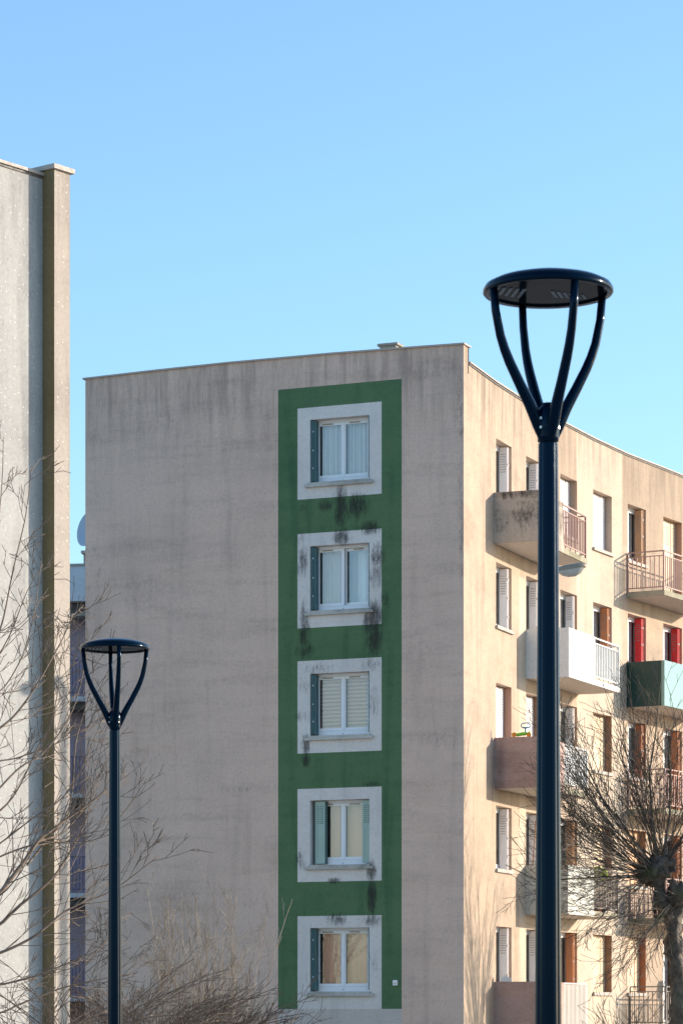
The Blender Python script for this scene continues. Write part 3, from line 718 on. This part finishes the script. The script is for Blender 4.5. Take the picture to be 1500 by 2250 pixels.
# ================================================================ LEFT BUILDING
TA = R(38); Av = Vector((math.sin(TA), math.cos(TA), 0)); Bv = Vector((-math.cos(TA), math.sin(TA), 0))
C1 = Vector(((120 - CX) / F * 50.8, 50.8, 0))
lb = empty('apartment_building', C1, 'pale speckled apartment block at the left edge with a projecting corner pier', 'building', 0)
fr = (Vector((0, 0, 0)), Av, Bv, ZV)
k154 = (154 - CX) / F; La = (k154 * C1.y - C1.x) / (Av.x - k154 * Av.y)
pierH = CAMZ + (HY - 371) * 50.8 / F; wH = CAMZ + (HY - 389) * 51.0 / F
mb = MB(); mb.box(fr, (0, 0, 0), (La, .95, pierH))
for i, f in enumerate(mb.F):
    pass
mb.M = [0, 0, 0, 0, 0, 1]  # left face takes the darker colour that holds its shade
mb.obj('corner_pier', [M['left_warm'], M['left_shaded']], lb)
mb = MB(); mb.box(fr, (-.06, -.055, pierH), (La + .07, 1.0, pierH + .075)); mb.box(fr, (.1, .05, pierH + .075), (La - .02, .9, pierH + .1)); mb.obj('pier_cap', M['coping'], lb)
mb = MB(); mb.box(fr, (-16, .265, 0), (-.001, 6.0, wH)); mb.box(fr, (-.003, .951, 0), (La, 6.0, wH - .003)); mb.obj('wall', M['left_lit'], lb)
mb = MB(); mb.box(fr, (-16, .215, wH), (-.003, .6, wH + .05)); mb.box(fr, (-16, .245, wH - .04), (-.003, .264, wH - .001), 1); mb.obj('wall_coping', [M['coping'], M['copdark']], lb)
mb = MB(); mb.box(fr, (-.45, .62, wH), (-.004, 1.3, wH + .13)); mb.obj('roof_upstand', M['farwhite'], lb)

# ================================================================ FAR BUILDING SEEN IN THE GAP
fz_ = .0126                       # metres per photo pixel at that distance
def FZ(py): return CAMZ + (HY - py) * 86 / F
fb = empty('apartment_building', ((190 - CX) / F * 86, 86, 0), 'mauve apartment block with barred galleries seen in the gap between the two nearer blocks', 'building', R(-8))
fr = (Vector((0, 0, 0)), Vector((1, 0, 0)), Vector((0, 1, 0)), ZV)
mb = MB(); mb.box(fr, (-4.5, 1.2, 0), (3.0, 9, FZ(1243) - .02)); mb.obj('wall', M['mauve'], fb)
mb = MB(); mb.box(fr, (-4.5, 0, FZ(1320)), (3.0, 1.25, FZ(1243))); mb.obj('roof_parapet', M['farwhite'], fb)
mb = MB(); mb.box(fr, (-4.55, -.04, FZ(1243)), (3.05, .4, FZ(1243) + .06)); mb.obj('parapet_coping', M['coping'], fb)
mb = MB(); mb.box(fr, (-4.5, .35, FZ(1343)), (3.0, 1.25, FZ(1320) - .001)); mb.box(fr, (-4.5, .33, FZ(1349)), (3.0, 1.2, FZ(1343) - .001), 1); mb.obj('shaded_soffit_beam', [M['copdark'], M['stone']], fb)  # near-black beam carries the shade of the recess soffit in its colour
SL = [1530, 1742, 1962, 2190]
bmesh_ = None
for i, y in enumerate(SL):
    mb = MB(); mb.box(fr, (-4.5, 0, FZ(y + 10)), (3.0, 1.199, FZ(y)), 0); mb.box(fr, (-4.5, .3, FZ(y + 26)), (3.0, 1.19, FZ(y + 10) - .001), 1); mb.obj('gallery_slab', [M['farwhite'], M['copdark']], fb)
    mb = MB(); zt_ = FZ(y - 78)
    mb.box(fr, (-4.5, .03, zt_), (3.0, .07, zt_ + .04)); mb.box(fr, (-4.5, .035, FZ(y - 7)), (3.0, .06, FZ(y - 7) + .03)); rl = mb.obj('railing', M['rail_violet'], fb)
    for k in range(38):
        if bmesh_ is None:
            m3 = MB(); m3.box(ID, (-.012, -.01, 0), (.012, .01, FZ(y - 78) - FZ(y - 7) - .03)); ob = m3.obj('baluster', M['rail_violet'], rl); bmesh_ = ob.data
        else: ob = bpy.data.objects.new('baluster', bmesh_); C.objects.link(ob); ob.parent = rl
        ob.location = (-2.6 + k * .1, .048, FZ(y - 7) + .03)
    if i < 2:
        mb = MB(); c = Vector(((178 - 190) * .0126 - (.02 if i else 0), 1.1, FZ((1362, 1573)[i]))); prof = [(.0, -.12), (.06, -.105), (.1, -.07), (.115, 0), (.1, .07), (.06, .105), (0, .12)]
        mb.lathe(prof, 16, O=c); gb = mb.obj('globe_lamp', M['globe'], fb, True)
        mb = MB(); mb.box((c, *ID[1:]), (-.13, .02, -.13), (.13, .1, .13)); mb.obj('lamp_mount', M['copdark'], gb)
mb = MB(); mb.box(fr, (-.42, 1.15, FZ(2100)), (-.1, 1.199, FZ(1985))); mb.box(fr, (-.1, 1.12, FZ(2100)), (-.04, 1.199, FZ(1980)), 1); mb.obj('door', [M['mauve'], M['rail_violet']], fb)
mb = MB(); mb.box(fr, (-.53, 2.0, FZ(1243) - .05), (.8, 2.9, FZ(1192))); ch = mb.obj('chimney', M['concrete'], fb)
mb = MB(); mb.box(fr, (-.59, 1.93, FZ(1192)), (.86, 2.97, FZ(1188) + .03)); mb.obj('chimney_cap', M['stone'], ch)
# satellite dish
ds = empty('satellite_dish', (fb.location.x - .04, 88.0, FZ(1192) + .05), 'round grey-blue satellite dish on the far roof, half hidden behind the gable edge', 'satellite dish', R(-52))
mb = MB(); prof = [(0, 0), (.15, -.012), (.3, -.045), (.42, -.09), (.5, -.13), (.512, -.122), (.5, -.105), (.3, -.025), (0, .02)]
mb.lathe([(r, z) for r, z in prof], 40); dd = mb.obj('dish', M['dish'], ds, True); dd.location = (0, 0, .62); dd.rotation_euler = (R(-100), 0, 0)
mb = MB(); mb.tube([(0, .1, 0), (0, .1, .7)], .025, 8); mb.tube([(0, .1, .62), (0, .0, .62)], .03, 8); mb.obj('mast', M['metal'], ds)
mb = MB(); mb.tube([(.1, 0, .12), (.25, -.1, .25), (.4, -.2, .5)], .012, 6); mb.tube([(.4, -.18, .48), (.4, -.24, .56)], .03, 8); mb.obj('feed_arm', M['metal'], ds)

# ================================================================ STREET LAMPS
def lamp(loc, phi, top, rim, col, label):
    """top: height of pole top collar, rim: height of lamp rim"""
    rt = empty('street_lamp', loc, label, 'street lamp', 0, 'blue-black street lamps in front of the blocks')
    fl = lambda t, z: 1 - .06 * max(0, math.cos(8 * t)) ** 1.5
    mb = MB(); rb = .079
    mb.lathe([(rb * 1.05, 0), (rb, .3), (.0725, 1.6), (.0535, top - .012), (.0535, top - .006)], 120, fl=fl); mb.obj('pole', M['lamppaint'], rt, True)
    mb = MB(); mb.lathe([(.16, 0), (.16, .025), (.1, .03), (.095, .1), (.085, .12)], 40); bp = mb.obj('base_plate', M['lamppaint'], rt)
    s = (rim - top) / .82
    mb = MB(); mb.lathe([(.047, top - .008), (.047, top + .004), (.0565, top + .006), (.0575, top + .03 * s), (.062, top + .07 * s), (.066, top + .12 * s), (.056, top + .18 * s), (.03, top + .215 * s), (0, top + .22 * s)], 40)
    hub = mb.obj('collar', M['lamppaint'], rt, True)
    mb = MB()
    for zz_ in (.075, .125):
        for an in (phi + R(-150), phi + R(-60), phi + R(30), phi + R(120)):
            mb.tube([Vector((math.cos(an), math.sin(an), 0)) * .055 + ZV * (top + zz_ * s), Vector((math.cos(an), math.sin(an), 0)) * .072 + ZV * (top + zz_ * s)], .0075, 8)
    mb.obj('bolts', M['metal'], hub)
    prof = [(.030, .012), (.040, .045), (.058, .085), (.080, .14), (.107, .196), (.137, .25), (.168, .305), (.228, .418), (.258, .485), (.284, .56), (.312, .69), (.326, .83)]
    for k in range(4):
        an = phi + k * math.pi / 2; d = Vector((math.cos(an), math.sin(an), 0)); tg = Vector((-d.y, d.x, 0)); mb = MB()
        n = len(prof); pts = [d * r + ZV * (top + z * s) for r, z in prof]
        rad = []
        for i in range(n):
            f = i / (n - 1); rad.append(((.020, .026, .032)[i] if i < 3 else .038 * (1 - f) + .021 * f, (.022, .028, .030)[i] if i < 3 else .016 * (1 - f) + .0215))
        mb.tube(pts, [(b_, a_) for a_, b_ in [(q[0], q[1]) for q in rad]], 14, flat=d); mb.obj('arm', M['lamppaint'], rt, True)
    mb = MB(); z = rim
    mb.lathe([(.318, z - .010), (.344, z - .014), (.352, z - .004), (.351, z + .012), (.338, z + .034), (.29, z + .058), (.2, z + .082), (.1, z + .096), (0, z + .1)], 96)
    mb.lathe([(.318, z - .010), (.318, z + .004)], 96)
    cap = mb.obj('canopy', M['lamppaint'], rt, True)
    mb = MB(); mb.lathe([(0, z + .0), (.2, z - .001), (.318, z + .0)], 96); mb.obj('lens', M['lampglass'], cap, True)
    mb = MB()  # grey-blue bars stand in for reflections on the lens underside
    for i in range(5): mb.box((Vector((-.285 + .036 * i, -.12 + .012 * i, z - .005)), Vector((1, .12, 0)).normalized(), Vector((-.12, 1, 0)).normalized(), ZV), (0, 0, 0), (.018, .15 + .012 * i, .003))
    for i in range(6): mb.box((Vector((.01 + .034 * i, -.02 + .015 * i, z - .004)), Vector((1, -.25, 0)).normalized(), Vector((.25, 1, 0)).normalized(), ZV), (0, 0, 0), (.017, .15 - .01 * i, .003))
    mb.obj('painted_reflections', M['lens_streaks'], cap)
    return rt
D1 = 16.7; D2 = 31.3
lamp(Vector(((1203.5 - CX) / F * D1, D1, 0)), R(22), CAMZ + (HY - 973) * D1 / F, CAMZ + (HY - 641) * D1 / F, 0, 'large near street lamp on a thick fluted pole at the right')
lamp(Vector(((252.5 - CX) / F * D2, D2, 0)), R(12), CAMZ + (HY - 1604) * D2 / F, CAMZ + (HY - 1425) * D2 / F, 0, 'smaller farther street lamp on a fluted pole at the left')

# road lamp hidden behind the near pole, only its head shows
DR = 52.9
rp = Vector(((1201 - CX) / F * DR, DR, 0))
rl = empty('road_lamp', rp, 'dull brown road lamp with a clear bowl lens, its post behind the thick lamp pole', 'road lamp')
zh = CAMZ + (HY - 1256) * DR / F
mb = MB(); mb.tube([(0, 0, 0), (0, 0, zh - .5), (0, 0, zh - .2), (.05, -.02, zh - .08), (.16, -.04, zh)], [.085, .06, .05, .04, .035], 14); mb.obj('post', M['cobra'], rl, True)
secs = [(.10, .045, .045, -.005), (.2, .08, .07, .01), (.36, .12, .085, .03), (.52, .13, .085, .055), (.62, .11, .075, .075), (.665, .06, .055, .085)]
mb = MB(); i0 = 0; n = 20
for (x, wy, hz, dz) in secs:
    for j in range(n):
        a = 2 * math.pi * j / n; sz = math.sin(a); mb.V.append((x, -.04 + wy * math.cos(a), zh + dz + (hz * sz if sz > 0 else hz * .35 * sz)))
for k in range(len(secs) - 1):
    for j in range(n):
        j2 = (j + 1) % n; mb.F.append((k * n + j, k * n + j2, (k + 1) * n + j2, (k + 1) * n + j)); mb.M.append(0)
mb.F.append(tuple(reversed(range(n)))); mb.M.append(0); mb.F.append(tuple((len(secs) - 1) * n + j for j in range(n))); mb.M.append(0)
hd = mb.obj('lamp_head', M['cobra'], rl, True)
mb = MB(); secs2 = [(.19, .05, .02), (.26, .1, .08), (.36, .12, .12), (.48, .125, .125), (.57, .11, .09), (.62, .07, .03)]
for (x, wy, hz) in secs2:
    for j in range(n // 2 + 1):
        a = math.pi + math.pi * j / (n // 2); mb.V.append((x, -.04 + wy * math.cos(a), zh + .0 + (x - .1) * .15 - .02 + hz * math.sin(a)))
mm = n // 2 + 1
for k in range(len(secs2) - 1):
    for j in range(mm - 1): mb.F.append((k * mm + j, k * mm + j + 1, (k + 1) * mm + j + 1, (k + 1) * mm + j)); mb.M.append(0)
M['bowl'] = paint('hazy_clear_bowl', (.50, .49, .46), .12, .5, .6)
mb.obj('bowl_lens', M['bowl'], hd, True)

# ================================================================ TREES AND SHRUBS
def curve_pts(p, d, length, n, bend, wob, rg):
    """a shoot from p in direction d; bend = vector added per unit length; wob = random wander"""
    pts = [p.copy()]; d = d.normalized(); st = length / n
    wv = Vector((rg.uniform(-1, 1), rg.uniform(-1, 1), rg.uniform(-1, 1))) * wob
    for i in range(n):
        d = (d + bend * st + (wv + Vector((rg.uniform(-1, 1), rg.uniform(-1, 1), rg.uniform(-1, 1))) * wob) * st).normalized()
        p = p + d * st; pts.append(p.copy())
    return pts
def taper(r0, r1, n): return [r0 + (r1 - r0) * i / n for i in range(n + 1)]
def at_len(pts, f):
    i = min(len(pts) - 2, int(f * (len(pts) - 1))); t_ = f * (len(pts) - 1) - i
    return pts[i].lerp(pts[i + 1], t_), (pts[i + 1] - pts[i]).normalized()
def twigs(mb, pts, r0, count, lmin, lmax, rg, bend, lo=.15, sub=1, ok=None, ang=(.5, 1.1), rmin=.0035):
    for k in range(count):
        f = lo + (1 - lo) * (k + rg.random()) / count; f = min(f, .97)
        p, d = at_len(pts, f)
        q = Vector((rg.uniform(-1, 1), rg.uniform(-.6, .6), rg.uniform(-1, 1))); q = (q - d * q.dot(d)).normalized()
        a = rg.uniform(*ang); dd = d * math.cos(a) + q * math.sin(a)
        L_ = rg.uniform(lmin, lmax) * (1.15 - .6 * f); n = 6
        tp = curve_pts(p, dd, L_, n, bend * rg.uniform(.3, 2.2), .16, rg)
        if ok and not all(ok(v) for v in tp): continue
        rr = max(rmin, r0 * (1 - f * .6) * .45)
        mb.tube(tp, taper(rr, rmin * .8, n), 4)
        if sub: twigs(mb, tp, rr, rg.randint(1, 3), lmin * .5, lmax * .5, rg, bend, .2, sub - 1, ok, (.3, .7), rmin)

# --- left tree
rg = random.Random(11); Z0 = 42.0
lt = empty('bare_tree', (-6.9, Z0 + .3, 0), 'leafless tree at the left edge with long arching sunlit twigs', 'tree')
lt_off = Vector((-6.9, Z0 + .3, 0))
def loc_(p): return p - lt_off
mb = MB(); mb.tube([(0, 0, 0), (.03, 0, 1.2), (-.05, .05, 2.6), (.05, 0, 4.0)], [.26, .2, .17, .14], 12)
mb.obj('trunk', M['bark_l'], lt, True)
def bough(px_pts, dz, r0, r1, count, lmax, up=.35, sub=2, lmin=.35):
    raw = [W(x, y, Z0 + dz + (i - 1) * .18) - lt_off for i, (x, y) in enumerate(px_pts)]
    base = Vector((rg.uniform(-.05, .1), 0, rg.uniform(1.8, 3.9)))
    if px_pts[0][0] < 20: raw = [base, base.lerp(raw[0], .55) + Vector((0, 0, -.12))] + raw
    pts = []
    for i in range(len(raw) - 1):                       # Catmull-Rom smoothing
        p0, p1, p2, p3 = raw[max(0, i - 1)], raw[i], raw[i + 1], raw[min(len(raw) - 1, i + 2)]
        for k in range(4):
            t_ = k / 4; pts.append(.5 * ((2 * p1) + (p2 - p0) * t_ + (2 * p0 - 5 * p1 + 4 * p2 - p3) * t_ ** 2 + (3 * p1 - p0 - 3 * p2 + p3) * t_ ** 3))
    pts.append(raw[-1])
    mb = MB(); mb.tube(pts, taper(r0 * 1.25, r1 * 1.5, len(pts) - 1), 6); br = mb.obj('branch', M['bark_l'], lt, True)
    mb = MB(); twigs(mb, pts, r0, int(count * 1.1), lmin, lmax * 1.1, rg, Vector((.12, 0, up * 1.5)), .3, sub, None, (.3, 1.0), .0052)
    if mb.V: mb.obj('twigs', M['bark_l'], br, False, kind='stuff')
bough([(-40, 1640), (30, 1575), (75, 1515), (110, 1455), (140, 1400), (160, 1350)], 0, .020, .004, 16, 1.3)
bough([(-40, 1990), (43, 1907), (83, 1850), (133, 1810), (187, 1773), (235, 1735)], -1, .034, .006, 20, 1.5)
bough([(-40, 2050), (47, 1987), (110, 1935), (150, 1880), (190, 1800), (208, 1700)], .5, .026, .005, 18, 1.4)
bough([(-40, 2105), (67, 2063), (133, 2010), (183, 1983), (250, 1955), (350, 1880)], .2, .022, .004, 18, 1.3, .15)
bough([(60, 1900), (100, 1850), (153, 1773), (167, 1633), (190, 1550), (207, 1490)], -.5, .015, .003, 13, 1.0)
bough([(-40, 1430), (0, 1387), (30, 1250), (57, 1133), (70, 1023)], .3, .016, .003, 12, .9)
bough([(-60, 1300), (-10, 1180), (5, 1060), (8, 960)], .1, .012, .003, 9, .6)
bough([(-40, 1500), (20, 1400), (60, 1300), (95, 1240)], 1, .014, .003, 12, .8)
bough([(-40, 1560), (10, 1510), (50, 1440), (75, 1350), (92, 1230)], -.8, .013, .003, 12, .9)
bough([(-40, 1820), (30, 1750), (80, 1650), (120, 1560), (135, 1440)], .8, .017, .003, 16, 1.2)
bough([(-40, 1770), (40, 1690), (100, 1650), (160, 1560), (190, 1440), (192, 1370)], -1.3, .015, .003, 14, 1.1)
bough([(-40, 2160), (60, 2150), (140, 2120), (210, 2090), (240, 2060)], .6, .018, .004, 14, 1.1, .25)
bough([(-40, 1700), (40, 1665), (110, 1640), (190, 1600), (235, 1560)], .9, .012, .003, 12, .9, .3)
bough([(-40, 1900), (60, 1860), (140, 1850), (220, 1840), (300, 1750)], -.6, .014, .003, 14, 1.0, .3)
bough([(-40, 1880), (70, 1800), (150, 1740), (200, 1640), (238, 1545)], 1.1, .013, .003, 12, .9, .3)
bough([(-40, 2230), (60, 2200), (140, 2170), (230, 2150), (290, 2140)], -.2, .016, .004, 14, .9, .2)

# --- pollarded tree at the right
rg = random.Random(5)
tp0 = Vector((6.42, 64.6, 0)); TZ = 64.6
rt_ = empty('pollarded_tree', tp0 + Vector((.6, 0, 0)), 'pollarded leafless tree with a knobbly head and long shoots before the sunlit facade', 'tree')
off = tp0 + Vector((.6, 0, 0))
def RT(px, py, dz=0): return W(px, py, TZ + dz) - off
facn = Vector((math.cos(R(21)), -math.sin(R(21)), 0)); fact = Vector((math.sin(R(21)), math.cos(R(21)), 0)); K = Vector((Kx, Kz, 0))
def clear(v):
    q = v + off - K; a = q.dot(fact); b = q.dot(facn)
    if a > 5: b -= (a - 5) * .15
    return not (a > -.35 and b < 1.25) and (v.z > -0)
mb = MB()
def bumpy(pts, rad, n=18):
    """knotted bark surface"""
    m2 = MB(); raw = [Vector(p) for p in pts]; P2 = []; R2 = []
    for i in range(len(raw) - 1):
        for k in range(10): P2.append(raw[i].lerp(raw[i + 1], k / 10)); R2.append(rad[i] + (rad[i + 1] - rad[i]) * k / 10)
    P2.append(raw[-1]); R2.append(rad[-1]); m2.tube(P2, R2, n)
    for i, v in enumerate(m2.V):
        v = Vector(v); c = P2[min(len(P2) - 1, i // n)]; d = v - c
        m2.V[i] = tuple(c + d * (1 + .5 * noise.noise(v * 3.1) + .45 * noise.noise(v * 8) + .25 * noise.noise(v * 19)))
    return m2
bumpy([RT(1500, 2405), RT(1496, 2250), RT(1488, 2120), RT(1478, 2030), RT(1462, 1985), RT(1446, 1950), RT(1436, 1915)], [.25, .21, .18, .165, .16, .15, .12]).obj('trunk', M['bark_r'], rt_, True)
bumpy([RT(1478, 2030), RT(1492, 1985), RT(1520, 1940), RT(1545, 1900)], [.17, .15, .15, .13]).obj('limb', M['bark_r'], rt_, True)
heads = [RT(1440, 1912, -.1), RT(1425, 1925, .1), RT(1460, 1900, .1), RT(1492, 1965, -.15), RT(1545, 1890, 0)]
m2 = MB()
for hd_, r_ in zip(heads, (.26, .2, .2, .24, .24)):
    i0 = len(m2.V); prof = [(r_ * math.sin(math.pi * q / 12) + .001, -r_ * math.cos(math.pi * q / 12)) for q in range(13)]
    m2.lathe(prof, 22, O=hd_)
    for i in range(i0, len(m2.V)):
        v = Vector(m2.V[i]); d = v - hd_; m2.V[i] = tuple(hd_ + d * (1 + .6 * noise.noise(v * 6) + .5 * noise.noise(v * 15)))
m2.obj('knob', M['bark_r'], rt_, True)
def shoots(n, base_i, angs, lens, r0, bendz, name='shoots'):
    mb = MB()
    for k in range(n):
        hd_ = heads[base_i[k % len(base_i)]]; a = R(rg.uniform(*angs))
        dx, dz = math.cos(a), math.sin(a); dy = rg.uniform(-.55, .25) + (.35 * dx if dx < 0 else 0)
        d = Vector((dx, dy, dz)); L_ = rg.uniform(*lens); n_ = 10
        pts = curve_pts(hd_ + d.normalized() * .12, d, L_, n_, Vector((0, 0, bendz * rg.uniform(.2, 1.8))), .16, rg)
        if not all(clear(v) for v in pts): continue
        rr = r0 * rg.uniform(.4, 1.15); mb.tube(pts, taper(rr, .004, n_), 5)
        twigs(mb, pts, rr, rg.randint(7, 12), .35, 1.2, rg, Vector((0, 0, .2)), .15, 1, clear, (.35, .8), .0058)
    mb.obj(name, M['bark_r'], rt_, False, kind='stuff')
shoots(27, (0, 1, 2), (95, 150), (2.6, 4.4), .019, .06)
shoots(30, (0, 1), (140, 190), (2.4, 4.6), .017, .17)
shoots(26, (0, 2, 4), (50, 100), (2.4, 4.4), .016, .0)
shoots(20, (1, 0, 3), (180, 235), (1.8, 3.6), .013, .32)
shoots(18, (3, 1), (215, 300), (1.2, 2.6), .012, -.05)
mb = MB()
for hd_ in heads:
    for k in range(30):
        d = Vector((rg.uniform(-1, 1), rg.uniform(-1, .6), rg.uniform(-.8, 1))).normalized(); pts = curve_pts(hd_ + d * .1, d, rg.uniform(.3, 1.0), 6, Vector((0, 0, .3)), .9, rg); mb.tube(pts, taper(.008, .003, 6), 4)
mb.obj('short_shoots', M['bark_r'], rt_, False, kind='stuff')
for (pp, r0) in (([(1437, 1905), (1400, 1860), (1340, 1790), (1285, 1680), (1235, 1600)], .036), ([(1445, 1900), (1432, 1800), (1425, 1700), (1438, 1620), (1450, 1500)], .034), ([(1452, 1900), (1470, 1790), (1472, 1690), (1462, 1600)], .034), ([(1435, 1915), (1370, 1890), (1290, 1850), (1230, 1800)], .03), ([(1432, 1922), (1360, 1925), (1270, 1930), (1180, 1935), (1110, 1900)], .026)):
    raw = [RT(x, y, -.25 * i) for i, (x, y) in enumerate(pp)]; pts = []
    for a, b in zip(raw[:-1], raw[1:]): pts += [a, a.lerp(b, .5)]
    pts.append(raw[-1]); mb = MB(); mb.tube(pts, taper(r0, .008, len(pts) - 1), 7); br = mb.obj('branch', M['bark_r'], rt_, True)
    mb = MB(); twigs(mb, pts, r0 * .7, 12, .6, 1.7, rg, Vector((0, 0, .15)), .15, 2, clear, (.3, .7), .0058); mb.obj('twigs', M['bark_r'], br, False, kind='stuff')

# --- shrubs in front of the gable
def shrub(name, px, Zs, nst, hmin, hmax, spread, label, mat, seed, arch=0.0, lean=0.0, sub=1, r0=.012, tw=5, base=.35):
    rg = random.Random(seed); o_ = Vector(((px - CX) / F * Zs, Zs, 0)); rt = empty('bare_shrub', o_, label, 'shrub')
    mb = MB(); m1 = MB()
    for k in range(nst):
        a = rg.uniform(0, 2 * math.pi); s_ = rg.random() ** .6 * spread
        d = Vector((math.cos(a) * s_ + lean, math.sin(a) * s_ * .6, 1)); p = Vector((rg.uniform(-base, base), rg.uniform(-base, base), 0)); L_ = rg.uniform(hmin, hmax)
        bend = Vector((arch * (1 if d.x > 0 else -1) * rg.uniform(.4, 1), 0, -abs(arch) * .55))
        pts = curve_pts(p, d, L_, 12, bend, .07, rg); rr = r0 * rg.uniform(.6, 1.2)
        m1.tube(pts, taper(rr, .006, 12), 5)
        twigs(mb, pts, rr, tw, .25, .95, rg, Vector((0, 0, .35)), .3, sub, None, (.25, .75), .0055)
    m1.obj('stems', M[mat], rt, False, kind='stuff'); mb.obj('twigs', M[mat], rt, False, kind='stuff')
    return rt
s1 = shrub('s', 465, 56, 55, 1.9, 4.1, .26, 'pale leafless shrub with straight upright shoots before the green panel corner', 'bark_b', 3, 0.0, 0, 1, .012, 5, .7)
s2 = shrub('s', 335, 52, 120, 1.6, 3.3, .75, 'low dark leafless shrub with arching stems between the lamp pole and the pale shrub', 'bark_d', 4, .42, -.1, 1, .013, 7, .6)
s3 = shrub('s', 345, 60, 9, 3.0, 4.4, .16, 'thin wispy brown sapling behind the arching shrub', 'bark_b', 9, .05, .08, 2, .010, 12, .15)
s4 = shrub('s', 120, 46, 60, 2.2, 3.7, .8, 'dense tangled leafless shrub at the foot of the left block', 'bark_l', 8, .38, .1, 1, .012, 6, .9)
s5 = shrub('s', 1400, 62.5, 34, 1.2, 2.2, .8, 'low dark leafless shrub under the pollarded tree', 'bark_r', 12, .3, 0, 1, .010, 5, .5)
# ivy leaves in the pale shrub
mb = MB(); rg = random.Random(21)
for k in range(900):
    p = Vector((rg.gauss(.15, .42), rg.gauss(0, .3), rg.uniform(.4, 2.05))); r_ = rg.uniform(.02, .04); a = rg.uniform(0, 6.28); b = rg.uniform(-.8, .8)
    u = Vector((math.cos(a), math.sin(a), 0)); v = Vector((-math.sin(a) * math.cos(b), math.cos(a) * math.cos(b), math.sin(b)))
    mb.face([p - u * r_, p - v * r_ * .7, p + u * r_, p + v * r_ * .7])
mb.obj('ivy_leaves', M['leaf'], s1, False, kind='stuff')

# --- more bare trees: one outside the picture on the right, whose shadow falls on the near end of the facade,
#     one between the two blocks, mirrored in the lower gable windows
def upright_tree(o2, seed, label, n, h0, h1):
    rg = random.Random(seed)
    t2 = empty('bare_tree', o2, label, 'tree')
    mb = MB(); mb.tube([(0, 0, 0), (.05, 0, 1.5), (0, .05, 3.2), (.03, 0, 4.2)], [.22, .17, .12, .06], 12); mb.obj('trunk', M['bark_l'], t2, True)
    mb = MB()
    for k in range(n):
        a = rg.uniform(0, 6.28); d = Vector((math.cos(a) * .45, math.sin(a) * .45, 1)); pts = curve_pts(Vector((0, 0, rg.uniform(1.6, 4.0))), d, rg.uniform(h0, h1), 10, Vector((0, 0, .1)), .12, rg)
        mb.tube(pts, taper(.03 * rg.uniform(.5, 1.2), .006, 10), 5); twigs(mb, pts, .03, 8, .5, 1.5, rg, Vector((0, 0, .2)), .15, 1, None, (.3, .7), .006)
    mb.obj('crown', M['bark_l'], t2, False, kind='stuff')
upright_tree(Vector((12.6, 67.6, 0)), 31, 'upright leafless tree on the lawn beyond the pollarded one', 34, 2.2, 4.6)
upright_tree(Vector((-7.9, 58.6, 0)), 33, 'small leafless tree in the passage behind the speckled block', 9, .9, 1.9)
